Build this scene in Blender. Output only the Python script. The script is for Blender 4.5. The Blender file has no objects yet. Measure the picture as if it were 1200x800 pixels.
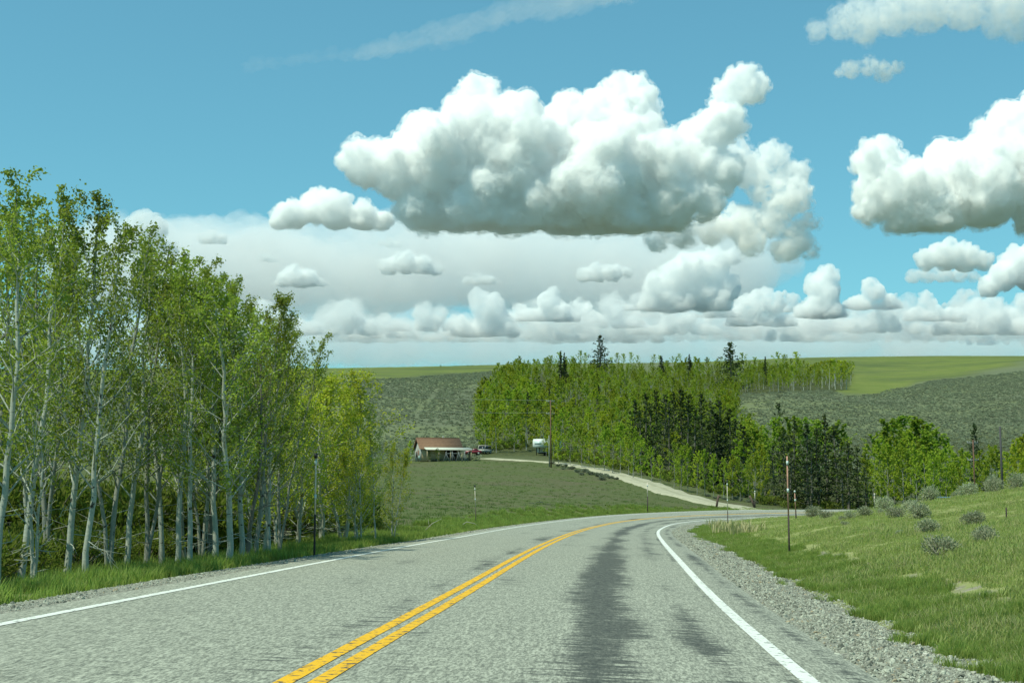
import bpy, bmesh, math, random, time
import numpy as np
from mathutils import Vector, Matrix, noise

T0 = time.time()
S = bpy.context.scene
C = S.collection
PI = math.pi

# ------------------------------------------------------------------ camera, sky, sun, exposure
EYE = 1.25
F = 1600.0                        # focal length in pixels of a 1200 pixel wide frame
HZ = 585.0                        # eye level row in the photograph
PITCH = math.atan((HZ - 400) / F)
CP, SP = math.cos(PITCH), math.sin(PITCH)
cam = bpy.data.cameras.new('camera')
cam.sensor_width = 36
cam.lens = 36 * F / 1200
cam.clip_start = 0.1
cam.clip_end = 200000
cam_o = bpy.data.objects.new('camera', cam)
C.objects.link(cam_o)
cam_o.location = (0, 0, EYE)
cam_o.rotation_euler = (PI / 2 + PITCH, 0, 0)
S.camera = cam_o

SUN_EL, SUN_AZ = math.radians(59), math.radians(126)   # azimuth from straight ahead towards the left
sun_dir = Vector((-math.sin(SUN_AZ) * math.cos(SUN_EL), math.cos(SUN_AZ) * math.cos(SUN_EL), math.sin(SUN_EL)))
sun = bpy.data.lights.new('sun', 'SUN')
sun.energy = 3.8
sun.angle = math.radians(0.5)
sun.color = (0.985, 1.0, 0.80)
sun_o = bpy.data.objects.new('sun', sun)
C.objects.link(sun_o)
sun_o.rotation_euler = sun_dir.to_track_quat('Z', 'Y').to_euler()

W = bpy.data.worlds.new('World')
S.world = W
W.use_nodes = True
wn = W.node_tree
bg = wn.nodes['Background']
sk = wn.nodes.new('ShaderNodeTexSky')
sk.sky_type = 'NISHITA'
sk.sun_disc = False
sk.sun_elevation = SUN_EL
sk.sun_rotation = -SUN_AZ
sk.air_density = 1.0
sk.dust_density = 0.4
gm = wn.nodes.new('ShaderNodeGamma')
gm.inputs[1].default_value = 0.72
tint = wn.nodes.new('ShaderNodeMix')
tint.data_type = 'RGBA'
tint.blend_type = 'MULTIPLY'
tint.inputs[0].default_value = 1
tint.inputs[7].default_value = (0.50, 1.08, 1.08, 1)
wn.links.new(sk.outputs[0], gm.inputs[0])
wn.links.new(gm.outputs[0], tint.inputs[6])
wn.links.new(tint.outputs[2], bg.inputs[0])
bg.inputs[1].default_value = 0.15
S.view_settings.view_transform = 'Standard'
S.view_settings.look = 'None'
S.view_settings.exposure = 0.35
S.cycles.max_bounces = 44
S.cycles.volume_bounces = 40
S.cycles.transparent_max_bounces = 16

# ------------------------------------------------------------------ helpers
rng = np.random.default_rng(7)
random.seed(7)


def mk(name, V, F, mat=None, parent=None, smooth=False, link=True, mats=None, mi=None):
    """one mesh object from vertex array and face arrays (list of (n,k) index arrays)"""
    me = bpy.data.meshes.new(name)
    V = np.asarray(V, dtype=np.float32)
    if not isinstance(F, (list, tuple)) or (len(F) and not isinstance(F[0], np.ndarray)):
        F = [np.asarray(F)]
    loops = np.concatenate([f.ravel() for f in F]).astype(np.int32)
    tot = np.concatenate([np.full(len(f), f.shape[1]) for f in F]).astype(np.int32)
    st = np.concatenate([[0], np.cumsum(tot)[:-1]]).astype(np.int32)
    me.vertices.add(len(V))
    me.vertices.foreach_set('co', V.ravel())
    me.loops.add(len(loops))
    me.loops.foreach_set('vertex_index', loops)
    me.polygons.add(len(tot))
    me.polygons.foreach_set('loop_start', st)
    me.polygons.foreach_set('loop_total', tot)
    if smooth:
        me.polygons.foreach_set('use_smooth', np.ones(len(tot), dtype=bool))
    if mats:
        for m in mats:
            me.materials.append(m)
        me.polygons.foreach_set('material_index', np.asarray(mi, dtype=np.int32))
    elif mat:
        me.materials.append(mat)
    me.update(calc_edges=True)
    me.validate()
    o = bpy.data.objects.new(name, me)
    if link:
        C.objects.link(o)
    if parent:
        o.parent = parent
    return o


def empty(name, loc, rz=0.0):
    o = bpy.data.objects.new(name, None)
    C.objects.link(o)
    o.location = loc
    o.rotation_euler = (0, 0, rz)
    o.empty_display_size = 0.2
    return o


def tag(o, label=None, cat=None, group=None, kind=None):
    if label:
        o['label'] = label
    if cat:
        o['category'] = cat
    if group:
        o['group'] = group
    if kind:
        o['kind'] = kind
    return o


class MB:
    """collects boxes, tubes and loose polygons into one mesh"""
    def __init__(s):
        s.V, s.F = [], []
        s.n = 0

    def add(s, V, F):
        V = np.asarray(V, float)
        s.V.append(V)
        F = F if isinstance(F, list) and len(F) and isinstance(F[0], np.ndarray) else [np.asarray(F)]
        for f in F:
            s.F.append(f + s.n)
        s.n += len(V)
        return s

    def box(s, x0, x1, y0, y1, z0, z1):
        V = [(x, y, z) for z in (z0, z1) for y in (y0, y1) for x in (x0, x1)]
        return s.add(V, [(0, 2, 3, 1), (4, 5, 7, 6), (0, 1, 5, 4), (2, 6, 7, 3), (0, 4, 6, 2), (1, 3, 7, 5)])

    def prism(s, prof, y0, y1):
        """profile in x,z pushed from y0 to y1"""
        n = len(prof)
        V = [(x, y0, z) for x, z in prof] + [(x, y1, z) for x, z in prof]
        Fq = np.array([(i, (i + 1) % n, n + (i + 1) % n, n + i) for i in range(n)])
        return s.add(V, [Fq, np.array([list(range(n))[::-1]]), np.array([list(range(n, 2 * n))])])

    def tube(s, pts, rad, k=6):
        V, Fq = tube(pts, rad, k)
        n = len(V)
        caps = [np.array([list(range(k))[::-1]]), np.array([list(range(n - k, n))])]
        return s.add(V, [Fq] + caps)

    def build(s, name, mat, parent=None, smooth=False):
        V = np.concatenate(s.V)
        by = {}
        for f in s.F:
            by.setdefault(f.shape[1], []).append(f)
        return mk(name, V, [np.concatenate(v) for v in by.values()], mat, parent, smooth)


def tube(pts, rad, k=5):
    P = np.asarray(pts, float)
    n = len(P)
    d = np.gradient(P, axis=0)
    d /= np.linalg.norm(d, axis=1)[:, None] + 1e-9
    up = np.where(np.abs(d[:, 2:3]) < 0.9, np.array([[0, 0, 1.0]]), np.array([[1.0, 0, 0]]))
    a = np.cross(d, up)
    a /= np.linalg.norm(a, axis=1)[:, None] + 1e-9
    b = np.cross(d, a)
    t = np.arange(k) * 2 * PI / k
    rad = np.asarray(rad, float)
    V = P[:, None, :] + rad[:, None, None] * (a[:, None, :] * np.cos(t)[None, :, None] + b[:, None, :] * np.sin(t)[None, :, None])
    i = np.arange(n - 1)[:, None] * k
    j = np.arange(k)[None, :]
    j2 = (j + 1) % k
    Fq = np.stack([i + j, i + j2, i + k + j2, i + k + j], -1).reshape(-1, 4)
    return V.reshape(-1, 3), Fq


def quads(c, size, r, flat=0.0, aspect=0.62, up=None):
    """rhombic leaves at centres c"""
    n = len(c)
    a = r.normal(size=(n, 3))
    if up is not None:
        a = a * (1 - up[0]) + np.asarray(up[1]) * up[0] * 2
    a /= np.linalg.norm(a, axis=1)[:, None]
    b = r.normal(size=(n, 3))
    b[:, 2] *= 1 - flat
    b -= (a * b).sum(1)[:, None] * a
    b /= np.linalg.norm(b, axis=1)[:, None] + 1e-9
    s = np.broadcast_to(np.asarray(size, float), (n,))[:, None] * r.uniform(0.7, 1.25, (n, 1))
    V = np.stack([c + a * s, c + b * s * aspect, c - a * s, c - b * s * aspect], 1).reshape(-1, 3)
    return V, np.arange(4 * n).reshape(-1, 4)


def NT(name):
    m = bpy.data.materials.new(name)
    m.use_nodes = True
    t = m.node_tree
    t.nodes.clear()
    out = t.nodes.new('ShaderNodeOutputMaterial')
    return m, t, out


def nd(t, typ, ins=None, **kw):
    n = t.nodes.new(typ)
    for k, v in kw.items():
        setattr(n, k, v)
    for k, v in (ins or {}).items():
        if isinstance(v, bpy.types.NodeSocket):
            t.links.new(v, n.inputs[k])
        else:
            n.inputs[k].default_value = v
    return n


def rgb(c):
    return (c[0], c[1], c[2], 1)


def mixc(t, fac, a, b, blend='MIX'):
    n = t.nodes.new('ShaderNodeMix')
    n.data_type = 'RGBA'
    n.blend_type = blend
    for idx, v in ((0, fac), (6, a), (7, b)):
        if isinstance(v, bpy.types.NodeSocket):
            t.links.new(v, n.inputs[idx])
        else:
            n.inputs[idx].default_value = v if idx == 0 else rgb(v)
    return n.outputs[2]


def ramp(t, src, lo, hi, a=0.0, b=1.0):
    n = nd(t, 'ShaderNodeMapRange', {0: src, 1: lo, 2: hi, 3: a, 4: b})
    n.clamp = True
    return n.outputs[0]


def nz(t, vec, scale, detail=4, rough=0.6):
    n = nd(t, 'ShaderNodeTexNoise', {'Scale': scale, 'Detail': detail, 'Roughness': rough})
    if vec is not None:
        t.links.new(vec, n.inputs['Vector'])
    return n.outputs[0]


def math_(t, op, a, b=0.0):
    n = t.nodes.new('ShaderNodeMath')
    n.operation = op
    for i, v in ((0, a), (1, b)):
        if isinstance(v, bpy.types.NodeSocket):
            t.links.new(v, n.inputs[i])
        else:
            n.inputs[i].default_value = v
    return n.outputs[0]


def simple(name, c, rough=0.7, var=0.15, scale=6.0, metal=0.0, bump=0.0):
    m, t, out = NT(name)
    tc = nd(t, 'ShaderNodeTexCoord')
    n = nz(t, tc.outputs['Object'], scale, 5)
    col = mixc(t, ramp(t, n, 0.3, 0.7), [x * (1 - var) for x in c], [min(1, x * (1 + var)) for x in c])
    p = nd(t, 'ShaderNodeBsdfPrincipled', {'Base Color': col, 'Roughness': rough, 'Metallic': metal})
    if bump:
        bp = nd(t, 'ShaderNodeBump', {'Strength': bump, 'Distance': 0.02, 'Height': n})
        t.links.new(bp.outputs[0], p.inputs['Normal'])
    t.links.new(p.outputs[0], out.inputs[0])
    return m


def leafy(name, c1, c2, trans=0.35, use_obj=False, tcol=None):
    """leaf material: diffuse + translucent, colour varies leaf by leaf"""
    m, t, out = NT(name)
    g = nd(t, 'ShaderNodeNewGeometry')
    oi = nd(t, 'ShaderNodeObjectInfo')
    col = mixc(t, g.outputs['Random Per Island'], c1, c2)
    hsv = nd(t, 'ShaderNodeHueSaturation', {'Color': col, 'Hue': ramp(t, oi.outputs['Random'], 0, 1, 0.496, 0.512),
                                            'Value': ramp(t, oi.outputs['Random'], 0, 1, 0.8, 1.2)})
    col = hsv.outputs[0]
    if use_obj:
        col = mixc(t, 1.0, col, oi.outputs['Color'], 'MULTIPLY')
    d = nd(t, 'ShaderNodeBsdfDiffuse', {'Color': col})
    tr = nd(t, 'ShaderNodeBsdfTranslucent', {'Color': mixc(t, 1.0, col, tcol or (1.1, 1.32, 0.7), 'MULTIPLY')})
    mx = nd(t, 'ShaderNodeMixShader', {0: trans})
    t.links.new(d.outputs[0], mx.inputs[1])
    t.links.new(tr.outputs[0], mx.inputs[2])
    t.links.new(mx.outputs[0], out.inputs[0])
    return m


def smooth01(x, a, b):
    t = np.clip((x - a) / (b - a), 0, 1)
    return t * t * (3 - 2 * t)


# ------------------------------------------------------------------ the road's course (metres; x right, y ahead, z up, road at the camera about 0)
KN = np.array([0, 15, 30, 45, 60, 75, 90, 105, 120, 140, 165, 200.0, 235, 290])
KK = np.array([0.0015, 0.0004, 0.00054, 0.00074, 0.00129, 0.00299, 0.00547, 0.00777, 0.00959, 0.01104, 0.01226, 0.01339, 0.004, 0])
KZ = np.array([-1.203, -1.297, -1.301, -1.369, -1.453, -1.526, -1.508, -1.467, -1.43, -1.38, -1.421, -1.462, -1.5, -1.5]) + EYE
KE = np.array([-0.0262, -0.0329, -0.017, -0.0106, -0.0235, -0.0318, -0.0333, -0.0506, -0.0668, -0.0824, -0.068, -0.068, -0.04, -0.03])
RS = np.arange(-40, 290, 0.5)
_i0 = 80
_k = np.where(RS < 0, 0, np.interp(RS, KN, KK))
_th = 0.05977 + np.cumsum(_k) * 0.5
RX = np.cumsum(np.sin(_th)) * 0.5
RY = np.cumsum(np.cos(_th)) * 0.5
RX += -1.7576 - RX[_i0 - 1]
RY += 4 - RY[_i0 - 1]
_w = np.ones(21) / 21
RZ = np.convolve(np.pad(np.interp(RS, KN, KZ), 10, mode='edge'), _w, 'valid')
RE = np.convolve(np.pad(np.interp(RS, KN, KE), 10, mode='edge'), _w, 'valid')
RT = _th
LW = 3.55


def road_pt(s, off, dz=0.0):
    i = np.clip((np.asarray(s, float) + 40) / 0.5, 0, len(RS) - 1.001)
    i0 = i.astype(int)
    f = i - i0
    L = lambda A: A[i0] * (1 - f) + A[i0 + 1] * f
    th = L(RT)
    off = np.asarray(off, float)
    return np.stack([L(RX) + off * np.cos(th), L(RY) - off * np.sin(th), L(RZ) + off * L(RE) + dz + 0 * th], -1)


def road_near(x, y):
    """signed offset, running length and centre height of the nearest bit of road"""
    x = np.atleast_1d(x)
    y = np.atleast_1d(y)
    off = np.full(x.shape, 999.0)
    s = np.zeros(x.shape)
    zz = np.zeros(x.shape)
    ee = np.zeros(x.shape)
    cand = np.where((np.hypot(x - 20, y - 80) < 260))[0]
    for a in range(0, len(cand), 20000):
        c = cand[a:a + 20000]
        d2 = (x[c][:, None] - RX[None, ::2]) ** 2 + (y[c][:, None] - RY[None, ::2]) ** 2
        j = d2.argmin(1) * 2
        dx = x[c] - RX[j]
        dy = y[c] - RY[j]
        sg = dx * np.cos(RT[j]) - dy * np.sin(RT[j])
        off[c] = np.sign(sg) * np.sqrt(d2.min(1))
        s[c] = RS[j]
        zz[c] = RZ[j]
        ee[c] = RE[j]
    return off, s, zz, ee


# ------------------------------------------------------------------ the lie of the land: control heights, joined by a thin-plate surface
CT = []   # (tan azimuth, distance, height above the road at the camera)


def ctl_v(u, rows):
    for v, D in rows:
        a, b, c = (u - 600) / F, 1.0, -(v - 400) / F
        dy, dz = b * CP - c * SP, b * SP + c * CP
        CT.append((a / dy, D, EYE + dz / dy * D))


def ctl_h(u, rows):
    for h, D in rows:
        CT.append(((u - 600) / F, D, h))


for u in (-120, 80, 260):
    ctl_h(u, [(-.1, 4), (-.1, 8), (-.15, 15), (-.3, 30), (-.4, 60), (.7, 110)])
    ctl_v(u, [(560, 180), (541, 250), (530, 300), (480, 450), (445, 600), (434, 850), (433, 1500)])
ctl_h(440, [(-.1, 8), (-.1, 20), (-.1, 45), (-.25, 65), (.8, 105)])
ctl_v(450, [(572, 150), (556, 200), (543, 250), (533, 295), (512, 360), (480, 450), (447, 600), (437, 720), (431, 900), (434, 1500)])
ctl_h(560, [(-.1, 8), (-.1, 20), (-.1, 45), (-.1, 66), (.05, 82)])
ctl_v(560, [(588, 120), (571, 160), (556, 200), (541, 250), (531, 292), (512, 350), (480, 450), (447, 600), (437, 720), (429, 900), (432, 1500)])
ctl_h(700, [(-.1, 8), (-.1, 20), (-.1, 45), (-.1, 75), (.0, 95)])
ctl_v(700, [(590, 130), (578, 160), (563, 200), (550, 240), (540, 280), (518, 350), (490, 450), (455, 600), (434, 750), (427, 880), (430, 1400)])
ctl_h(800, [(-.1, 8), (-.1, 20), (-.1, 45), (-.1, 75), (-.2, 110), (-.1, 128)])
ctl_v(800, [(578, 175), (570, 200), (558, 250), (530, 350), (503, 450), (466, 600), (440, 750), (427, 900), (429, 1400)])
ctl_h(900, [(-.1, 8), (.0, 14), (.1, 30), (.1, 60), (-.1, 85), (-.13, 140)])
ctl_v(900, [(594, 165), (587, 200), (573, 250), (535, 350), (497, 450), (459, 600), (441, 750), (426.5, 950), (420.5, 1300), (423, 2000)])
ctl_h(1000, [(-.1, 8), (.0, 12), (.27, 25), (.37, 40), (.6, 68), (.25, 95), (-.2, 150), (-.2, 190), (0, 225)])
ctl_v(1000, [(548, 300), (512, 400), (463, 600), (449, 750), (431, 1000), (418.5, 1400), (422, 2200)])
ctl_h(1100, [(-.1, 8), (.05, 12), (.39, 25), (.67, 40), (1.25, 60), (1.0, 76), (.1, 120), (-.2, 160), (0, 215)])
ctl_v(1100, [(548, 300), (513, 400), (463, 600), (446, 750), (431, 1000), (417.5, 1400), (421, 2200)])
ctl_h(1200, [(-.1, 8), (.1, 12), (.58, 25), (1.1, 40), (1.66, 50), (1.5, 66), (.3, 120), (-.2, 165), (0.1, 230)])
ctl_v(1200, [(546, 300), (508, 400), (456, 600), (436, 750), (424.5, 920), (417, 1400), (420, 2200)])
ctl_h(1330, [(-.1, 8), (.2, 12), (.75, 25), (1.5, 40), (1.9, 50), (1.7, 66), (.4, 120), (-.1, 165), (0.2, 230)])
ctl_v(1330, [(546, 300), (508, 400), (452, 600), (432, 750), (421, 920), (417, 1400), (420, 2200)])
CT = np.array(CT)
_cx = np.stack([CT[:, 0] * 5, np.log(CT[:, 1])], 1)
_cz = CT[:, 2] / CT[:, 1]


def _ker(A, B):
    d2 = ((A[:, None, :] - B[None]) ** 2).sum(-1)
    return 0.5 * d2 * np.log(d2 + 1e-12)


_n = len(CT)
_K = _ker(_cx, _cx) + np.eye(_n) * 1e-4
_Pm = np.concatenate([np.ones((_n, 1)), _cx], 1)
_A = np.block([[_K, _Pm], [_Pm.T, np.zeros((3, 3))]])
_sol = np.linalg.solve(_A, np.concatenate([_cz, np.zeros(3)]))


def base_h(x, y):
    az = np.clip(np.arctan2(x, y), -0.45, 0.45)
    r = np.hypot(x, y)
    D = r * np.cos(az)
    Dc = np.clip(D, 5, 2300)
    q = np.stack([np.tan(az) * 5, np.log(Dc)], 1)
    out = np.empty(len(x))
    for a in range(0, len(x), 20000):
        k = _ker(q[a:a + 20000], _cx)
        out[a:a + 20000] = k @ _sol[:_n] + _sol[_n] + q[a:a + 20000] @ _sol[_n + 1:]
    h = out * Dc
    h = np.where(D > 2300, h - (D - 2300) * 0.02, h)
    h = np.where(D < 5, h * np.clip(D / 5, 0, 1) - 0.1 * (1 - np.clip(D / 5, 0, 1)), h)
    back = smooth01(np.abs(np.arctan2(x, y)), 0.5, 1.0)
    return h * (1 - back) + np.clip(h, -0.4, 3 + 0.02 * r) * back


def ground(x, y, cut=True):
    x = np.atleast_1d(np.asarray(x, float))
    y = np.atleast_1d(np.asarray(y, float))
    h = base_h(x, y)
    bump = smooth01(np.hypot(x, y), 12, 60) * (0.10 * np.sin(x * .31 + 1.3 * np.sin(y * .17)) * np.sin(y * .23) + .05 * np.sin(x * .9 + y * .7))
    h = h + bump
    if cut:
        off, s, zz, ee = road_near(x, y)
        a = np.abs(off)
        zr = zz + np.clip(off, -4.2, 4.2) * ee
        side = zr - 0.16 - 0.0 * a
        h = side * (1 - smooth01(a, 4.9, 9.0)) + h * smooth01(a, 4.9, 9.0)
        h = np.where(a < 4.1, zr - 0.30, np.where(a < 4.9, h - 0.02, h))
    return h


def gz(x, y):
    return float(ground([x], [y])[0])


_ug = np.arange(-160, 1361, 10.0)
_Dg = np.exp(np.linspace(math.log(60), math.log(1800), 260))


def _table():
    a = (_ug - 600) / F
    X = (a[:, None] * _Dg[None]).ravel()
    Y = np.broadcast_to(_Dg[None], (len(_ug), len(_Dg))).ravel()
    h = base_h(X, Y)
    dz = (h - EYE) / Y
    ang = dz
    v = HZ - F * np.tan(np.arctan(ang)) * 1.0
    return v.reshape(len(_ug), len(_Dg))


_vt = np.minimum.accumulate(_table(), 1)


def pix(u, v, D):
    """world point seen at photograph pixel u, v at distance D ahead"""
    a, b, c = (u - 600) / F, 1.0, -(v - 400) / F
    dy, dz = b * CP - c * SP, b * SP + c * CP
    return np.array([a / dy * D, D, EYE + dz / dy * D])


def hit(u, v):
    """where the line of sight meets far ground -> x, y (vectorised, for distances over 60 m)"""
    u = np.atleast_1d(np.asarray(u, float))
    v = np.atleast_1d(np.asarray(v, float))
    D = np.empty(len(u))
    # pixel row of eye level plane shifts slightly away from the centre column: use exact tangent
    c = -(v - 400) / F
    dy, dz = CP - c * SP, SP + c * CP
    vv = HZ - F * dz / dy
    for k in range(len(u)):
        i = int(np.clip(round((u[k] + 160) / 10), 0, len(_ug) - 1))
        row = _vt[i]
        j = int(np.searchsorted(-row, -vv[k]))
        if j <= 0:
            D[k] = _Dg[0]
        elif j >= len(row):
            D[k] = 1e9
        else:
            f = (row[j - 1] - vv[k]) / max(1e-6, row[j - 1] - row[j])
            D[k] = _Dg[j - 1] + f * (_Dg[j] - _Dg[j - 1])
    return (u - 600) / F / dy * D, D


def project(x, y, z):
    Z = z - EYE
    d = y * CP + Z * SP
    return 600 + F * x / d, 400 - F * (-y * SP + Z * CP) / d


def at_near(u, v, h0=None):
    """like hit for near ground (iterates)"""
    D = 30.0
    for _ in range(60):
        p = pix(u, v, D)
        g = gz(p[0], p[1])
        c = -(v - 400) / F
        t = (SP + c * CP) / (CP - c * SP)
        Dn = (g - EYE) / t if abs(t) > 1e-5 else D
        if not (2 < Dn < 200):
            Dn = min(max(Dn, 2), 200)
        D = 0.6 * D + 0.4 * Dn
    return D

# ------------------------------------------------------------------ ground sheet
def build_ground():
    fine = np.linspace(-0.46, 0.46, 300)
    coarse = np.concatenate([np.linspace(0.46, PI, 40)[1:], np.linspace(-PI, -0.46, 40)[1:-1]])
    ang = np.concatenate([fine, coarse])
    r = np.concatenate([np.exp(np.linspace(math.log(1.5), math.log(400), 330)), np.exp(np.linspace(math.log(400), math.log(9000), 90))[1:]])
    na, nr = len(ang), len(r)
    X = (r[:, None] * np.sin(ang)[None]).ravel()
    Y = (r[:, None] * np.cos(ang)[None]).ravel()
    Z = ground(X, Y)
    V = np.stack([X, Y, Z], 1)
    V = np.concatenate([V, [[0, 0, float(Z[:na].mean())]]])
    i = np.arange(nr - 1)[:, None] * na
    j = np.arange(na)[None]
    j2 = (j + 1) % na
    Fq = np.stack([i + j, i + na + j, i + na + j2, i + j2], -1).reshape(-1, 4)
    c = len(V) - 1
    jj = np.arange(na)
    Ft = np.stack([np.full(na, c), jj, (jj + 1) % na], 1)
    o = mk('ground', V, [Fq, Ft], None, smooth=True)
    # regions of cover, by where they lie on the land
    x, y, z = V[:, 0], V[:, 1], V[:, 2]
    yy = np.maximum(y, 1.0)
    u, v = project(x, yy, z)
    u = np.where(y > 1, u, np.where(x < 0, -500, 1700))
    far = smooth01(np.hypot(x, y), 255, 290)
    n1 = np.array([noise.noise((a * .02, b * .008, 0)) for a, b in zip(x, y)])
    vb = np.interp(u, [-400, 380, 600, 640, 900, 990, 1030, 1090, 1140, 1200, 1330], [452, 449, 433, 425, 425, 462, 462, 447, 436, 424, 410])
    top = far * smooth01(vb - v + n1 * 5, -2.5, 2.5) * (np.hypot(x, y) > 400) * (1 - .8 * smooth01(np.hypot(x, y), 2300, 3200))
    vf = np.interp(u, [-400, 540, 570, 860, 870, 1330], [700, 700, 700, 700, 700, 700])
    wl = np.interp(v, [420, 440, 470, 520, 560], [640, 600, 568, 556, 556])
    wr = np.interp(v, [420, 457, 462, 480, 500, 520, 560, 600], [1010, 1000, 870, 862, 862, 880, 1000, 1500])
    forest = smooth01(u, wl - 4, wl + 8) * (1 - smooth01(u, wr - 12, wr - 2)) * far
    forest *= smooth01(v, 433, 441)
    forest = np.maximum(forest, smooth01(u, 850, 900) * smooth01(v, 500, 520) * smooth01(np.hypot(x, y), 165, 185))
    sage = far * (1 - top)
    off, s, zz, ee = road_near(x, y)
    near = 1 - smooth01(np.hypot(x, y), 110, 150)
    bank = near * smooth01(off, 4.8, 5.4)
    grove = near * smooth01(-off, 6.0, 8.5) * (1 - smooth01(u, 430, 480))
    strip = (1 - smooth01(np.abs(off + 6.2), 1.0, 2.2)) * (np.hypot(x, y) < 150)
    # worn line of bare stony soil along the old ditch on the right bank
    ditch = np.exp(-((off - 7.0) / .25) ** 2) * near * (s > 8) * (s < 30)
    for nme, A in (('top', top), ('forest', forest), ('sage', sage), ('bank', bank), ('grove', grove), ('strip', strip), ('ditch', ditch)):
        at = o.data.attributes.new(nme, 'FLOAT', 'POINT')
        at.data.foreach_set('value', A.astype(np.float32))
    bounce_tint = smooth01(np.hypot(x, y), 1900, 3000)  # unseen far ground, coloured blue-grey to cool the bounce light on cloud bases
    at = o.data.attributes.new('bounce_tint', 'FLOAT', 'POINT')
    at.data.foreach_set('value', bounce_tint.astype(np.float32))
    m, t, out = NT('ground')
    tc = nd(t, 'ShaderNodeTexCoord')
    P = tc.outputs['Object']
    att = lambda n: nd(t, 'ShaderNodeAttribute', attribute_name=n).outputs['Fac']
    nA = nz(t, P, 0.09, 6, .65)
    nB = nz(t, P, 1.1, 5, .65)
    nC = nz(t, P, 9.0, 4, .7)
    nD = nz(t, P, 0.012, 5, .6)
    field = mixc(t, ramp(t, nB, .35, .65), (0.070, 0.092, 0.032), (0.104, 0.122, 0.046))
    field = mixc(t, ramp(t, nA, .46, .64, 0, .75), field, (0.110, 0.100, 0.060))
    field = mixc(t, ramp(t, nB, .60, .72, 0, .8), field, (0.045, 0.055, 0.035))
    sg = mixc(t, ramp(t, nB, .3, .7), (0.105, 0.130, 0.070), (0.165, 0.185, 0.095))
    sg = mixc(t, ramp(t, nA, .55, .7, 0, .7), sg, (0.15, 0.185, 0.062))
    sg = mixc(t, ramp(t, nD, .45, .60, 0, .5), sg, (0.10, 0.115, 0.085))
    tp = mixc(t, ramp(t, nA, .35, .65), (0.110, 0.150, 0.034), (0.160, 0.185, 0.050))
    mpt = nd(t, 'ShaderNodeMapping', {0: P})
    mpt.inputs['Scale'].default_value = (.3, 1, 1)
    nE = nz(t, mpt.outputs[0], .03, 6, .7)
    tp = mixc(t, ramp(t, nD, .48, .60, 0, .7), tp, (0.070, 0.098, 0.036))
    tp = mixc(t, ramp(t, nE, .50, .62, 0, .6), tp, (0.090, 0.110, 0.050))
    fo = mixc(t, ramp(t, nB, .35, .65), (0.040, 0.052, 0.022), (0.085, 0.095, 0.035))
    bk = mixc(t, ramp(t, nB, .35, .65), (0.190, 0.222, 0.075), (0.280, 0.290, 0.125))
    bk = mixc(t, ramp(t, nA, .55, .72, 0, .6), bk, (0.22, 0.22, 0.10))
    dirt = mixc(t, ramp(t, nC, .35, .65), (0.15, 0.14, 0.10), (0.33, 0.31, 0.24))
    bare = ramp(t, math_(t, 'ADD', math_(t, 'MULTIPLY', att('ditch'), .26), nB), .68, .80)
    bk = mixc(t, bare, bk, dirt)
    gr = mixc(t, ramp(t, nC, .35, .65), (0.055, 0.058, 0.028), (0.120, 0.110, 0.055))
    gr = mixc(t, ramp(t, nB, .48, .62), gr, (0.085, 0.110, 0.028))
    stp = mixc(t, ramp(t, nC, .35, .65), (0.110, 0.135, 0.035), (0.185, 0.180, 0.080))
    col = mixc(t, att('sage'), field, sg)
    col = mixc(t, att('top'), col, tp)
    col = mixc(t, att('bounce_tint'), col, mixc(t, ramp(t, nD, .4, .6), (0.120, 0.135, 0.130), (0.150, 0.165, 0.155)))
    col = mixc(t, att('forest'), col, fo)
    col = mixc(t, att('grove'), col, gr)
    col = mixc(t, att('strip'), col, stp)
    col = mixc(t, att('bank'), col, bk)
    p = nd(t, 'ShaderNodeBsdfPrincipled', {'Base Color': col, 'Roughness': .95})
    p.inputs['Specular IOR Level'].default_value = .1
    hsum = math_(t, 'ADD', math_(t, 'MULTIPLY', nB, .25), math_(t, 'MULTIPLY', nC, .05))
    bp = nd(t, 'ShaderNodeBump', {'Strength': .6, 'Distance': 1.0, 'Height': hsum})
    t.links.new(bp.outputs[0], p.inputs['Normal'])
    t.links.new(p.outputs[0], out.inputs[0])
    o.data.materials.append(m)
    tag(o, kind='structure')
    return o


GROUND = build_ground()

# ------------------------------------------------------------------ road, paint and gravel
def ribbon(name, s0, s1, ds, offs, dzs, mat, parent=None, wob=0.0, drape=None):
    s = np.arange(s0, s1 + 1e-6, ds)
    offs = np.asarray(offs, float)
    rows = []
    for o, dz in zip(offs, dzs):
        w = wob * np.array([noise.noise((q * .9, o * 3, 5.)) + .6 * noise.noise((q * 3.1, o * 3, 9.)) for q in s]) if wob else 0
        rows.append(road_pt(s, o + w, dz))
    V = np.stack(rows, 1)
    n, k = V.shape[:2]
    i = np.arange(n - 1)[:, None] * k
    j = np.arange(k - 1)[None]
    Fq = np.stack([i + j, i + j + 1, i + k + j + 1, i + k + j], -1).reshape(-1, 4)
    ob = mk(name, V.reshape(-1, 3), [Fq], mat, parent, smooth=True)
    uv = ob.data.attributes.new('road_uv', 'FLOAT_VECTOR', 'POINT')
    A = np.zeros((n, k, 3))
    A[..., 0] = offs[None]
    A[..., 1] = s[:, None]
    uv.data.foreach_set('vector', A.astype(np.float32).ravel())
    return ob


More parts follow.
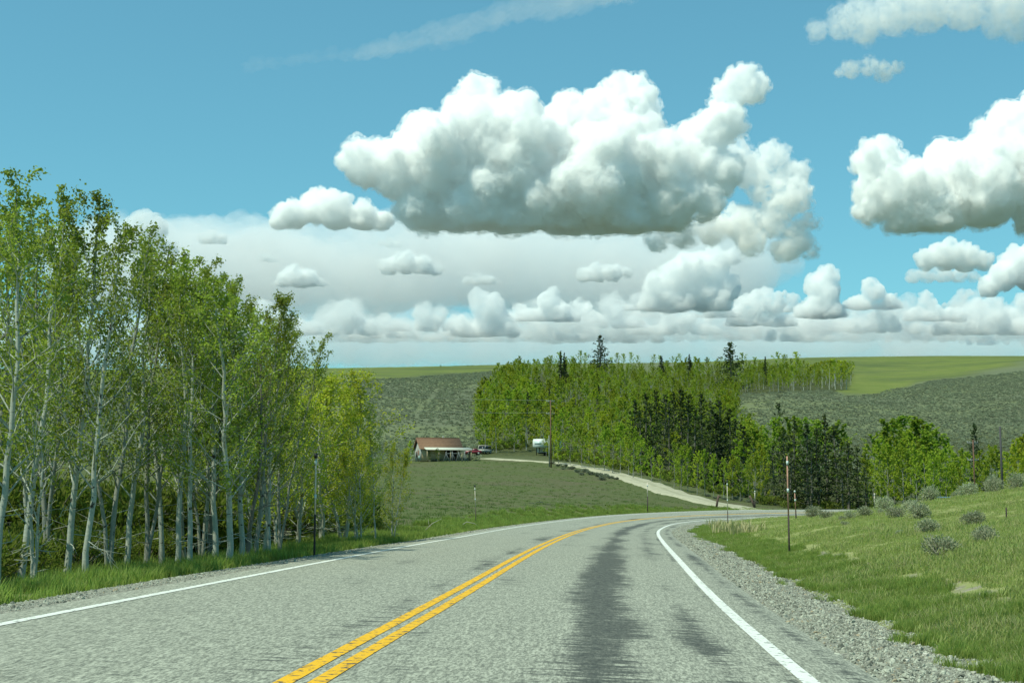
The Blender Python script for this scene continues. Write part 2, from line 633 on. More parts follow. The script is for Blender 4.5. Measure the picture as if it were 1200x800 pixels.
def asphalt_nodes(t):
    uv = nd(t, 'ShaderNodeAttribute', attribute_name='road_uv').outputs['Vector']
    sep = nd(t, 'ShaderNodeSeparateXYZ', {0: uv})
    o, s = sep.outputs[0], sep.outputs[1]
    def vec(sx, sy):
        cmb = nd(t, 'ShaderNodeCombineXYZ', {0: math_(t, 'MULTIPLY', o, sx), 1: math_(t, 'MULTIPLY', s, sy)})
        return cmb.outputs[0]
    sp = nz(t, vec(1, 1), 42, 3, .75)
    sp2 = nz(t, vec(1, 1), 11, 3, .7)
    big = nz(t, vec(.5, .12), 1.0, 4, .6)
    st = nz(t, vec(.9, 6.5), 1.2, 6, .75)         # streaks across the lane
    st2 = nz(t, vec(.8, .16), 1.0, 4, .6)
    sp3 = nz(t, vec(1, .22), 40.0, 2, .8)
    sp4 = nz(t, vec(1, .15), 17.0, 2, .8)
    sp5 = nz(t, vec(1, .16), 2.2, 4, .7)
    col = mixc(t, ramp(t, sp, .38, .62), (0.11, 0.115, 0.092), (0.50, 0.51, 0.41))
    col = mixc(t, ramp(t, sp3, .42, .58), mixc(t, .70, col, (0.085, 0.09, 0.072)), mixc(t, .6, col, (0.50, 0.51, 0.41)))
    col = mixc(t, ramp(t, sp4, .40, .60), mixc(t, .38, col, (0.11, 0.117, 0.095)), mixc(t, .25, col, (0.44, 0.45, 0.365)))
    col = mixc(t, ramp(t, sp5, .36, .64), mixc(t, .16, col, (0.13, 0.137, 0.112)), col)
    # tar bleeding: middle of the right lane, right wheel path, left of the yellow line, faint middle of the left lane; the last band paints the edge line's shadow
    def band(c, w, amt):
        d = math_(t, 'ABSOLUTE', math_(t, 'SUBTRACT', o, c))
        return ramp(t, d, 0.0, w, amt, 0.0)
    b = math_(t, 'MAXIMUM', band(1.95, .72, .50), band(2.95, .55, .25))
    b = math_(t, 'MAXIMUM', b, band(-.42, .6, .27))
    b = math_(t, 'MAXIMUM', b, band(.45, .7, .14))
    b = math_(t, 'MAXIMUM', b, band(-1.95, 1.0, .11))
    b = math_(t, 'MAXIMUM', b, band(3.95, .28, .28))
    b = math_(t, 'MAXIMUM', b, band(3.43, .12, .26))  # shadow line left of the right white line, painted as a dark band
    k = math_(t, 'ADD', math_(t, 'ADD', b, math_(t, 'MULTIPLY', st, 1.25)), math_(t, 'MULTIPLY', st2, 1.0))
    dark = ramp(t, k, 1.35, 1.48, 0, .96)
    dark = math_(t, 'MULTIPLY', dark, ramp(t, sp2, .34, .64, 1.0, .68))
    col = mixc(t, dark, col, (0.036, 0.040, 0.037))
    ht = math_(t, 'ADD', math_(t, 'MULTIPLY', sp, .6), math_(t, 'MULTIPLY', sp2, .3))
    return col, ht, sp, sp2, st, big, o, s


def finish_surface(t, out, col, ht, rough, strength, dist=.02):
    p = nd(t, 'ShaderNodeBsdfPrincipled', {'Base Color': col, 'Roughness': rough})
    p.inputs['Specular IOR Level'].default_value = .3
    bp = nd(t, 'ShaderNodeBump', {'Strength': strength, 'Distance': dist, 'Height': ht})
    t.links.new(bp.outputs[0], p.inputs['Normal'])
    t.links.new(p.outputs[0], out.inputs[0])


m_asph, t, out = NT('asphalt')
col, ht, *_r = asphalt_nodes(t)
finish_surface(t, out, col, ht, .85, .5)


def paint_mat(name, c, wear):
    m, t, out = NT(name)
    col, ht, sp, sp2, st, big, o, s = asphalt_nodes(t)
    pc = mixc(t, ramp(t, sp, .3, .7), [x * .84 for x in c], c)
    pc = mixc(t, ramp(t, big, .4, .7, 0, .3), pc, [x * .7 for x in c])
    k = math_(t, 'ADD', math_(t, 'MULTIPLY', sp2, .75), math_(t, 'MULTIPLY', st, .4))
    w = ramp(t, k, wear, wear + .06)
    cl = mixc(t, w, pc, (0.07, 0.068, 0.06))
    finish_surface(t, out, cl, ht, .7, .25)
    return m


m_yel = paint_mat('yellow_paint', (0.80, 0.44, 0.012), .612)
m_wht = paint_mat('white_paint', (0.74, 0.76, 0.70), .635)

offs = [-4.45, -4.05, -3.55, -2.6, -1.7, -.8, 0, .8, 1.7, 2.6, 3.55, 4.0, 4.35]
dz = [-.10, -.006, 0, .02, .03, .025, .02, .025, .03, .02, 0, -.006, -.08]
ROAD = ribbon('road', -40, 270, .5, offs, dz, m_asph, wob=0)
tag(ROAD, kind='structure')


def road_z(off):
    return float(np.interp(off, offs, dz))


def stripe(name, c, w, s0, s1, mat):
    a, b = c - w / 2, c + w / 2
    o = ribbon(name, s0, s1, .25, [a, b], [road_z(a) + .005, road_z(b) + .005], mat, ROAD, wob=.004)
    return o


stripe('yellow_line', -.10, .125, -40, 268, m_yel)
stripe('yellow_line', .115, .125, -40, 268, m_yel)
stripe('white_edge_line', -3.55, .13, -40, 268, m_wht)
stripe('white_edge_line', 3.55, .14, -40, 268, m_wht)

m_grav, t, out = NT('gravel')
tc = nd(t, 'ShaderNodeTexCoord')
vo = nd(t, 'ShaderNodeTexVoronoi', {'Vector': tc.outputs['Object'], 'Scale': 26.0})
n1 = nz(t, tc.outputs['Object'], 5, 5, .7)
n2 = nz(t, tc.outputs['Object'], 60, 3, .7)
bw = nd(t, 'ShaderNodeSeparateColor', {0: vo.outputs['Color']})
col = mixc(t, bw.outputs[0], (0.08, 0.082, 0.066), (0.42, 0.42, 0.345))
col = mixc(t, ramp(t, n1, .35, .65, 0, .5), col, (0.21, 0.205, 0.16))
col = mixc(t, ramp(t, n2, .3, .7, 0, .4), col, (0.28, 0.27, 0.22))
finish_surface(t, out, col, math_(t, 'ADD', math_(t, 'MULTIPLY', vo.outputs['Distance'], -.8), n2), .95, .8, .02)

SHO, SHZ = [3.9, 4.3, 4.8, 5.6, 6.4], [-.085, -.045, -.055, -.115, -.42]
sh = ribbon('gravel_shoulder', -40, 150, .25, SHO, SHZ, m_grav, wob=.05)
tag(sh, kind='structure')
sh = ribbon('gravel_shoulder', -40, 150, .25, [-5.6, -5.1, -4.75, -4.4, -3.95], [-.36, -.12, -.075, -.05, -.09], m_grav, wob=.07)
tag(sh, kind='structure')

# the dirt track that leaves the highway and climbs past the house
DT = [(905, 596.5, 143), (880, 596, 148), (856, 594, 155)]
TP = [np.array([(u - 600) / F * D, D]) for u, v, D in DT]
for u, v in [(838, 590.5), (820, 586.2), (790, 578.6), (760, 567.6), (735, 560.0), (710, 552.8), (690, 548.3), (665, 544.0), (640, 541.2), (615, 539.8), (590, 538.3), (560, 537.2)]:
    x, y = hit([u], [v])
    TP.append(np.array([x[0], y[0]]))
TP = np.array(TP)
_d = np.concatenate([[0], np.cumsum(np.linalg.norm(np.diff(TP, axis=0), axis=1))])
q = np.arange(0, _d[-1], 1.0)
tx = np.interp(q, _d, TP[:, 0])
ty = np.interp(q, _d, TP[:, 1])
ker = np.hanning(25)
ker /= ker.sum()
tx = np.convolve(np.pad(tx, 12, mode='edge'), ker, 'valid')
ty = np.convolve(np.pad(ty, 12, mode='edge'), ker, 'valid')
tdx, tdy = np.gradient(tx), np.gradient(ty)
tl = np.hypot(tdx, tdy) + 1e-9
nx_, ny_ = tdy / tl, -tdx / tl
to = np.array([-2.5, -2.1, -1.2, -.5, 0, .5, 1.2, 2.1, 2.5])
VX = tx[:, None] + nx_[:, None] * to[None] * 1.05
VY = ty[:, None] + ny_[:, None] * to[None] * 1.05
VZ = ground(VX.ravel(), VY.ravel()).reshape(VX.shape)
VZ = VZ + np.array([-.1, .12, .13, .16, .18, .16, .13, .12, -.1])[None]
k = len(to)
i = np.arange(len(q) - 1)[:, None] * k
j = np.arange(k - 1)[None]
m_track, t, out = NT('pale_dirt')
tc = nd(t, 'ShaderNodeTexCoord')
ruv = nd(t, 'ShaderNodeAttribute', attribute_name='road_uv').outputs['Vector']
sep = nd(t, 'ShaderNodeSeparateXYZ', {0: ruv})
n1 = nz(t, tc.outputs['Object'], 1.2, 5, .7)
n2 = nz(t, tc.outputs['Object'], 7, 4, .7)
col = mixc(t, ramp(t, n1, .35, .65), (0.30, 0.29, 0.20), (0.42, 0.405, 0.29))
mid = math_(t, 'MULTIPLY', ramp(t, math_(t, 'ABSOLUTE', sep.outputs[0]), .15, .55, 1, 0), ramp(t, n1, .35, .6))
col = mixc(t, math_(t, 'MULTIPLY', mid, .55), col, (0.16, 0.16, 0.09))
finish_surface(t, out, col, n2, .95, .5, .05)
o = mk('dirt_track', np.stack([VX, VY, VZ], -1).reshape(-1, 3), [np.stack([i + j, i + j + 1, i + k + j + 1, i + k + j], -1).reshape(-1, 4)], m_track, smooth=True)
uv = o.data.attributes.new('road_uv', 'FLOAT_VECTOR', 'POINT')
A = np.zeros((len(q), k, 3))
A[..., 0] = to[None]
A[..., 1] = q[:, None]
uv.data.foreach_set('vector', A.astype(np.float32).ravel())
tag(o, kind='structure')
TRACK = np.stack([tx, ty], 1)
print('land', time.time() - T0)

# ------------------------------------------------------------------ clouds: closed shells of billows filled with scattering vapour
def cloud(label, puffs, D, dens, base, vox=2., seed=1, kids=(16, 7), amp=1.0, thin=None, flat=.12, nscale=22., lo=.44, hi=.62, albedo=.998, group=None, squash=1.0, fq=1.0, shear=0.0, aniso=0.0, wisps=0.0):
    r = random.Random(seed)
    k = D / F
    sp_ = []
    for (u, v, R) in puffs:
        zc = r.uniform(-.35, .35) * R
        sp_.append((u, v, zc, R))
        for i in range(kids[0]):
            d = Vector((r.gauss(0, 1), r.gauss(0, 1), r.gauss(0, 1))).normalized()
            if d.y > .3:
                d.y *= -1
            rr = R * .45 * r.uniform(.6, 1.1)
            c = (u + d.x * R * .85, v + d.y * R * .85 * squash, zc + d.z * R * .85)
            sp_.append((*c, rr))
            for j in range(kids[1]):
                e = Vector((r.gauss(0, 1), r.gauss(0, 1), r.gauss(0, 1))).normalized()
                if e.y > .3:
                    e.y *= -1
                sp_.append((c[0] + e.x * rr * .85, c[1] + e.y * rr * .85 * squash, c[2] + e.z * rr * .85, rr * .42 * r.uniform(.7, 1.1)))
    bm = bmesh.new()
    bmesh.ops.create_icosphere(bm, subdivisions=2, radius=1)
    bv = np.array([v.co[:] for v in bm.verts])
    bf = np.array([[v.index for v in f.verts] for f in bm.faces])
    bm.free()
    Vs, Fs = [], []
    for i, (x, y, z, rr) in enumerate(sp_):
        Vs.append(bv * np.array([rr, rr, rr * squash]) + np.array([x, z, -y]))
        Fs.append(bf + i * len(bv))
    o = mk('cloud', np.concatenate(Vs), [np.concatenate(Fs)])
    md = o.modifiers.new('remesh', 'REMESH')
    md.mode = 'VOXEL'
    md.voxel_size = vox
    dg = bpy.context.evaluated_depsgraph_get()
    m2 = bpy.data.meshes.new_from_object(o.evaluated_get(dg))
    o.modifiers.clear()
    o.data = m2
    m2.name = 'cloud'
    n = len(m2.vertices)
    A = np.empty(n * 3, dtype=np.float32)
    m2.vertices.foreach_get('co', A)
    A = A.reshape(-1, 3).astype(float)
    N = np.empty(n * 3, dtype=np.float32)
    m2.vertices.foreach_get('normal', N)
    N = N.reshape(-1, 3)
    def bil(p):
        w = Vector((noise.noise(p * .05 + Vector((9, 2, 4))), noise.noise(p * .05 + Vector((1, 7, 3))), noise.noise(p * .05 + Vector((4, 4, 8))))) * 4
        p = p + w
        return (7.0 * abs(noise.noise(p * .055)) + 4.6 * abs(noise.noise(p * .12)) + 2.9 * abs(noise.noise(p * .26)) + 1.7 * abs(noise.noise(p * .55)) + .9 * abs(noise.noise(p * 1.1)) - 4.2)
    dsp = np.array([bil(Vector(p) * fq) for p in A]) * amp / fq
    A = A + N * dsp[:, None]
    bu = -base + np.array([4.5 * noise.noise((p[0] * .05, p[1] * .05, 3)) + 1.2 * noise.noise((p[0] * .17, p[1] * .17, 3)) for p in A]) * min(1, amp) * .8
    low = A[:, 2] < bu
    A[low, 2] = (bu + (A[:, 2] - bu) * flat)[low]
    if shear:
        A[:, 2] -= shear * (A[:, 0] - A[:, 0].mean())
    a = (A[:, 0] - 600) / F
    c = -(-A[:, 2] - 400) / F
    dy, dz_ = CP - c * SP, SP + c * CP
    Wv = np.stack([a / dy * D, D + A[:, 1] * k, EYE + dz_ / dy * D], 1)
    ce = Wv.mean(0)
    Wv -= ce
    o.location = ce
    m2.vertices.foreach_set('co', Wv.astype(np.float32).ravel())
    m2.update()
    m, t, out = NT('cloud')
    pv = nd(t, 'ShaderNodeVolumeScatter', {'Color': (albedo, albedo, albedo, 1), 'Anisotropy': aniso})
    tc = nd(t, 'ShaderNodeTexCoord')
    nn = nz(t, tc.outputs['Object'], 1 / (nscale * k), 6, .62)
    t.links.new(ramp(t, nn, lo, hi, 0, dens / k), pv.inputs['Density'])
    t.links.new(pv.outputs[0], out.inputs['Volume'])
    m2.materials.clear()
    m2.materials.append(m)
    tag(o, label, 'cloud', group)
    if wisps:
        # a looser, torn outer veil round the dense body
        n0 = np.empty(n * 3, dtype=np.float32)
        m2.vertices.foreach_get('normal', n0)
        m3 = m2.copy()
        push = np.array([.35 + .9 * max(0, noise.noise(Vector(p) * .035)) + .5 * noise.noise(Vector(p) * .15) for p in A])
        m3.vertices.foreach_set('co', (Wv + n0.reshape(-1, 3) * (push * wisps * k)[:, None]).astype(np.float32).ravel())
        m3.update()
        mw, t, out = NT('cloud_wisps')
        pv = nd(t, 'ShaderNodeVolumeScatter', {'Color': (albedo, albedo, albedo, 1), 'Anisotropy': aniso})
        tc = nd(t, 'ShaderNodeTexCoord')
        nn = nz(t, tc.outputs['Object'], 1 / (9.0 * k), 7, .68)
        t.links.new(ramp(t, nn, .46, .68, 0, dens * .55 / k), pv.inputs['Density'])
        t.links.new(pv.outputs[0], out.inputs['Volume'])
        m3.materials.clear()
        m3.materials.append(mw)
        wo = bpy.data.objects.new('wisps', m3)
        C.objects.link(wo)
        wo.parent = o
    return o


BIG = [(430, 195, 28), (470, 200, 38), (520, 190, 50), (560, 160, 45), (561, 120, 24), (504, 150, 18), (600, 190, 60), (650, 180, 52), (690, 150, 42), (735, 113, 24), (721, 105, 16), (752, 118, 16),
       (735, 160, 45), (760, 200, 55), (700, 215, 55), (640, 230, 45), (560, 240, 42), (500, 240, 35), (780, 235, 40), (800, 190, 40), (830, 160, 24), (850, 130, 18), (868, 98, 19), (888, 98, 13),
       (600, 255, 38), (670, 258, 38), (735, 258, 36), (540, 258, 26),
       (845, 205, 24), (825, 240, 22), (845, 150, 22), (856, 112, 19), (882, 106, 16)]
CU = dict(lo=.38, hi=.60, nscale=20., fq=1.15, amp=.7, kids=(18, 7), flat=.14, wisps=6.5)
cloud('huge white cumulus with grey flat base, largest cloud in the sky', BIG, 6000, .30, 268, 1.5, 1, **CU)
cloud('ragged white cloud trailing off the right end of the huge cloud', [(862, 190, 20), (880, 205, 20), (905, 187, 19), (932, 207, 18), (925, 235, 22), (895, 222, 20), (905, 258, 22), (870, 262, 22), (835, 268, 20), (800, 276, 17), (770, 282, 14), (935, 282, 19), (920, 296, 16), (880, 286, 17), (945, 262, 12), (948, 296, 10)], 6400, .17, 304, 1.2, 21, amp=.85, lo=.40, hi=.64, nscale=15., fq=1.5, flat=.4, kids=(16, 6), wisps=6.0)
cloud('small white cumulus just left of the huge cloud and level with its base', [(370, 243, 19), (345, 254, 18), (395, 250, 22), (425, 256, 19), (328, 260, 13), (446, 260, 13)], 6500, .26, 268, 1.1, 2, amp=.7, lo=.34, hi=.60, nscale=12., fq=1.7, flat=.12, wisps=3.0)
cloud('broad white cumulus with grey base cut by the right edge of the sky', [(1026, 192, 25), (1045, 225, 36), (1020, 245, 19), (1080, 230, 40), (1110, 215, 40), (1150, 220, 50), (1190, 190, 45), (1180, 150, 26), (1165, 165, 25), (1205, 140, 25), (1240, 200, 55), (1290, 220, 50), (1230, 250, 40), (1100, 255, 30), (1060, 255, 26), (1330, 250, 40)], 6000, .30, 270, 1.5, 3, **CU)
cloud('thin ragged pale cloud along the upper right corner of the sky', [(958, 38, 12), (985, 30, 19), (1015, 24, 26), (1045, 18, 28), (1085, 12, 30), (1130, 8, 30), (1180, 10, 30), (1230, 5, 30), (1015, 42, 13), (1190, 38, 14), (1165, 32, 17), (1280, 10, 30)], 5000, .050, 58, 1.3, 4, wisps=6.0, nscale=15, lo=.36, hi=.66, flat=.6, fq=1.4, kids=(14, 5))
cloud('little ragged white cloud below the upper right corner cloud', [(998, 82, 11), (1018, 80, 11), (1036, 86, 12), (1051, 80, 8), (984, 86, 6)], 5000, .075, 99, .8, 5, wisps=4.0, amp=.7, nscale=9, lo=.36, hi=.62, fq=1.8)
cloud('small rounded grey-white cloud under the broad cloud at right', [(1110, 300, 18), (1085, 306, 13), (1132, 303, 17), (1152, 307, 12)], 8000, .17, 318, .9, 6, amp=.7, lo=.32, hi=.56, nscale=11, fq=1.8, flat=.06)
cloud('flat grey cloud strip just below the small rounded cloud at right', [(1070, 325, 9), (1088, 322, 11), (1106, 324, 11), (1124, 323, 10), (1140, 326, 7)], 8600, .12, 331, .8, 61, amp=.6, lo=.34, hi=.60, nscale=10, fq=1.8, flat=.06)
cloud('bright cumulus tower at the far right edge above the hills', [(1190, 308, 18), (1175, 326, 17), (1208, 318, 24), (1240, 330, 25), (1158, 338, 13), (1270, 320, 22)], 11000, .22, 348, 1.0, 7, amp=.7, lo=.30, hi=.54, nscale=11, fq=1.7, flat=.06)
cloud('pale cream cumulus tower standing below the right end of the huge cloud', [(768, 338, 17), (790, 326, 19), (812, 316, 21), (838, 310, 19), (860, 302, 10), (825, 340, 26), (785, 355, 20), (852, 338, 17), (760, 358, 14), (800, 358, 15), (842, 356, 15)], 13000, .15, 364, 1.0, 8, amp=.8, lo=.34, hi=.60, nscale=12, fq=1.6, flat=.08, wisps=2.5)
SM = dict(amp=.55, lo=.34, hi=.62, nscale=8, fq=2.2, flat=.08, wisps=1.6)
cloud('wide small cumulus in the pale band left of centre', [(475, 309, 14), (455, 314, 11), (495, 314, 13), (511, 318, 8), (463, 308, 9)], 10000, .17, 321, .7, 9, **SM)
cloud('small domed cumulus beside the tops of the left trees', [(345, 325, 13), (333, 331, 11), (360, 330, 13), (375, 333, 7)], 10000, .19, 335, .7, 10, **SM)
cloud('tiny flat grey cloud below the middle of the huge cloud', [(560, 328, 8), (550, 332, 7), (573, 331, 8), (583, 333, 5)], 10000, .15, 333, .6, 11, **SM)
cloud('ragged small grey cloud left of the cream cumulus tower', [(700, 321, 12), (685, 325, 10), (718, 321, 11), (735, 320, 7)], 10000, .17, 330, .7, 12, **SM)
cloud('dark scrap of cloud above the left trees', [(248, 279, 9), (238, 281, 7), (260, 282, 7)], 10000, .15, 286, .6, 13, **SM)
cloud('tiny dark scrap of cloud beside the domed small cumulus', [(310, 302, 6), (319, 304, 5)], 10000, .15, 307, .6, 14, **SM)
cloud('tiny dark scrap of cloud under the left end of the huge cloud', [(456, 284, 6), (466, 287, 5), (446, 285, 4)], 10000, .15, 290, .6, 15, **SM)
# far bank of hazy cumulus in tiers low over the hills: (column, flat base row, half width, height)
far_row = [
    ('hazy far cumulus low over the left hill', 400, 392, 46, 40, .06),
    ('hazy far double cumulus low above the house', 500, 388, 44, 34, .06),
    ('tall hazy far cumulus right of the double one', 566, 394, 36, 56, .06),
    ('bright far cumulus with a tall knob above the wooded hill', 642, 376, 34, 40, .10),
    ('flat grey far cumulus under the one with the tall knob', 630, 398, 60, 22, .05),
    ('hazy far cumulus left of the cream tower', 714, 384, 40, 30, .06),
    ('grey far cumulus below the cream tower', 790, 392, 54, 36, .06),
    ('domed grey far cumulus right of the cream tower', 840, 372, 26, 36, .08),
    ('broad hazy far cumulus above the lone spruce', 892, 382, 38, 46, .08),
    ('low flat far cumulus along the horizon above the upper aspens', 930, 400, 56, 22, .05),
    ('far cumulus with a slim bright turret above the upper aspens', 962, 372, 24, 60, .10),
    ('domed far cumulus right of the bright turret', 1022, 362, 32, 36, .10),
    ('low hazy far cumulus under the domed one at right', 1040, 390, 52, 32, .06),
    ('far cumulus between the domed one and the right tower', 1095, 376, 36, 36, .08),
    ('wide hazy far cumulus low over the right hill', 1150, 392, 56, 46, .06),
    ('far cumulus low at the right edge of the sky', 1206, 384, 40, 40, .07),
    ('faint far cumulus behind the top of the left trees', 165, 296, 40, 50, .05),
    ('faint far cumulus low at the right side of the left trees', 315, 392, 50, 42, .05),
    ('small bright far cumulus between knob and cream tower', 748, 364, 20, 22, .09),
    ('small far cumulus left of the slim bright turret', 925, 366, 20, 26, .08),
    ('far cumulus heap between the two hazy ones at left', 450, 396, 40, 30, .06),
    ('small grey far cumulus above the cabin side of the hill', 535, 400, 40, 20, .05),
    ('far cumulus just left of the knobbed one', 606, 380, 26, 26, .07),
    ('far cumulus just right of the knobbed one', 682, 378, 28, 28, .08),
    ('long grey far cumulus low above the hilltop wood', 720, 402, 60, 22, .05),
    ('round far cumulus at the foot of the cream tower', 765, 372, 22, 26, .09),
    ('low far cumulus right of the cream tower foot', 865, 398, 44, 26, .06),
    ('far cumulus heap below the slim turret', 985, 388, 40, 32, .07),
    ('low flat far cumulus above the bare right hilltop', 1095, 402, 60, 22, .05),
    ('small bright far cumulus left of the right edge tower', 1130, 362, 24, 24, .08),
    ('low flat far cumulus at the right end of the horizon', 1190, 404, 60, 22, .05),
]
for q_, (lb, cu, cb_, hw, hh, de) in enumerate(far_row):
    r_ = random.Random(900 + q_)
    pf = []
    nP = max(5, int(hw / 5))
    for i in range(nP):
        f_ = r_.uniform(-1, 1)
        env = (1 - f_ * f_) ** .6 * r_.uniform(.35, 1.0)
        if 'turret' in lb or 'knob' in lb or 'tower' in lb and 'right' not in lb:
            env *= 1.0 if abs(f_ - .1) < .25 else .6
        R_ = max(4.0, hh * r_.uniform(.20, .34))
        pf.append((cu + f_ * hw * .85, cb_ - max(R_ * .4, env * hh - R_), R_))
    pf += [(cu + f_ * hw, cb_ - 3, max(5, hh * .2)) for f_ in np.linspace(-.9, .9, 6)]
    pf += [(cu + r_.uniform(-.3, .3) * hw, cb_ - hh + hh * .22, hh * .22), (cu + r_.uniform(-.2, .2) * hw, cb_ - hh * .55, hh * .34)]
    cloud(lb, pf, 15000 + 250 * q_, de * 2.1, cb_, 1.0, 30 + q_, amp=.6, group='far cumulus bank over the hills', nscale=12, lo=.30, hi=.62, fq=1.9, flat=.08, kids=(14, 4))
for q_, (lb, u0, u1, v0) in enumerate((('long layered hazy cloud bank low over the wooded hill', 380, 700, 376), ('long layered hazy cloud bank low right of the cream tower', 660, 960, 372), ('long layered hazy cloud bank low over the right hills', 930, 1300, 372))):
    r_ = random.Random(70 + q_)
    pf = [(r_.uniform(u0, u1), v0 + r_.uniform(-12, 20), r_.uniform(10, 22)) for i in range(26)] + [(u, v0 + 14, 17) for u in range(u0, u1, 22)]
    cloud(lb, pf, 20500 + 300 * q_, .055, 400, 1.2, 90 + q_, amp=.7, nscale=16, lo=.30, hi=.64, fq=1.5, flat=.1, kids=(12, 3))
# thin layers
cloud('wide smooth cream cloud layer stretched behind the cumulus', [(u, 318 + 7 * math.sin(u * .02), 104) for u in range(150, 870, 45)], 24000, .022, 400, 5, 50, kids=(6, 0), amp=1.2, squash=.50, nscale=70, lo=.05, hi=.85, flat=.9, fq=.6)
cloud('faint low haze bank of cloud along the horizon', [(u, 398, 72) for u in range(-100, 1400, 60)], 30000, .019, 440, 7, 51, kids=(5, 0), amp=1.2, squash=.50, nscale=90, lo=.1, hi=.85, flat=.9, fq=.6)
cloud('wispy white streak of high cloud along the top of the sky', [(430 + i * 11, 12 + 1.5 * math.sin(i * .7), 20 + i * .7) for i in range(30)], 9000, .011, 400, 2, 52, kids=(0, 0), amp=.9, squash=.36, nscale=30, lo=.18, hi=.78, shear=-.26, fq=.7)
cloud('faint thin veil of high cloud at the top left of the streak', [(300 + i * 22, 62, 16) for i in range(12)], 9000, .006, 400, 2, 53, kids=(5, 0), amp=1.0, squash=.4, nscale=30, lo=.3, hi=.75, shear=-.12)
print('clouds', time.time() - T0)

# ------------------------------------------------------------------ scattering of stuff
def scatter(name, pts, scl, protos, kind='stuff', rz=None, tilt=0.15, seed=0, cull=None):
    """one stuff object: points that carry copies of small meshes (geometry nodes)"""
    r = np.random.default_rng(seed + 100)
    n = len(pts)
    me = bpy.data.meshes.new(name)
    me.vertices.add(n)
    me.vertices.foreach_set('co', np.asarray(pts, np.float32).ravel())
    rot = np.stack([r.normal(0, tilt, n), r.normal(0, tilt, n), r.uniform(0, 2 * PI, n) if rz is None else rz], 1)
    a = me.attributes.new('turn', 'FLOAT_VECTOR', 'POINT')
    a.data.foreach_set('vector', rot.astype(np.float32).ravel())
    a = me.attributes.new('size', 'FLOAT', 'POINT')
    a.data.foreach_set('value', np.asarray(scl, np.float32))
    a = me.attributes.new('pick', 'INT', 'POINT')
    a.data.foreach_set('value', r.integers(0, len(protos), n).astype(np.int32))
    o = bpy.data.objects.new(name, me)
    C.objects.link(o)
    col = bpy.data.collections.new(name + '_kinds')
    for p in protos:
        col.objects.link(p)
    g = bpy.data.node_groups.new(name, 'GeometryNodeTree')
    g.interface.new_socket('Geometry', in_out='INPUT', socket_type='NodeSocketGeometry')
    g.interface.new_socket('Geometry', in_out='OUTPUT', socket_type='NodeSocketGeometry')
    gi = g.nodes.new('NodeGroupInput')
    go = g.nodes.new('NodeGroupOutput')
    ip = g.nodes.new('GeometryNodeInstanceOnPoints')
    ci = g.nodes.new('GeometryNodeCollectionInfo')
    ci.inputs['Collection'].default_value = col
    ci.inputs['Separate Children'].default_value = True
    ci.inputs['Reset Children'].default_value = True
    ip.inputs['Pick Instance'].default_value = True
    def na(nm, ty):
        q = g.nodes.new('GeometryNodeInputNamedAttribute')
        q.data_type = ty
        q.inputs['Name'].default_value = nm
        return q.outputs[0]
    g.links.new(gi.outputs[0], ip.inputs['Points'])
    g.links.new(ci.outputs[0], ip.inputs['Instance'])
    g.links.new(na('pick', 'INT'), ip.inputs['Instance Index'])
    er = g.nodes.new('FunctionNodeEulerToRotation')
    g.links.new(na('turn', 'FLOAT_VECTOR'), er.inputs[0])
    g.links.new(er.outputs[0], ip.inputs['Rotation'])
    g.links.new(na('size', 'FLOAT'), ip.inputs['Scale'])
    g.links.new(ip.outputs[0], go.inputs[0])
    md = o.modifiers.new('scatter', 'NODES')
    md.node_group = g
    tag(o, kind=kind)
    return o


def tuft(name, n, h, spread, mat, seed, width=.006, lean=.45):
    r = np.random.default_rng(seed)
    V, Fq, Ft = [], [], []
    for i in range(n):
        b = np.array([r.normal(0, spread), r.normal(0, spread), -.02])
        az = r.uniform(0, 2 * PI)
        d = np.array([math.cos(az), math.sin(az), 0])
        sd = np.array([-d[1], d[0], 0]) * width * r.uniform(.7, 1.4)
        hh = h * r.uniform(.45, 1.15)
        l = lean * r.uniform(.2, 1.2) * hh
        m_ = b + d * l * .35 + np.array([0, 0, hh * .6])
        e = b + d * l + np.array([0, 0, hh])
        k = len(V)
        V += [b - sd, b + sd, m_ + sd * .8, m_ - sd * .8, e]
        Fq.append((k, k + 1, k + 2, k + 3))
        Ft.append((k + 3, k + 2, k + 4))
    return mk(name, V, [np.array(Fq), np.array(Ft)], mat, link=False)


m_gr_bright = leafy('bright_grass', (0.180, 0.245, 0.062), (0.310, 0.355, 0.105), .5)
m_gr_bank = leafy('bank_grass', (0.225, 0.270, 0.088), (0.375, 0.400, 0.160), .5)
m_gr_dry = leafy('dry_grass', (0.30, 0.27, 0.14), (0.42, 0.38, 0.22), .3)
m_gr_field = leafy('field_grass', (0.100, 0.150, 0.044), (0.150, 0.190, 0.068), .5)

P_bright = [tuft('grass_tuft', 26, .30, .07, m_gr_bright, i, .007) for i in range(4)]
P_bank = [tuft('grass_tuft', 22, .12, .08, m_gr_bank, 10 + i, .0055, .7) for i in range(4)]
P_dryv = [tuft('grass_tuft', 20, .22, .08, m_gr_bank, 50, .006, .8)]
P_bank2 = [tuft('grass_tuft', 22, .085, .09, m_gr_bank, 10 + i, .005, .8) for i in range(11)] + [tuft('grass_tuft', 8, .15, .08, m_gr_dry, 30 + i, .003, .8) for i in range(2)]
P_field = [tuft('grass_tuft', 12, .28, .25, m_gr_field, 40 + i, .025, .6) for i in range(4)]


def in_front(x, y, m=1.15):
    return (y > 2) & (np.abs(x) < y * (600 / F) * m + 3)


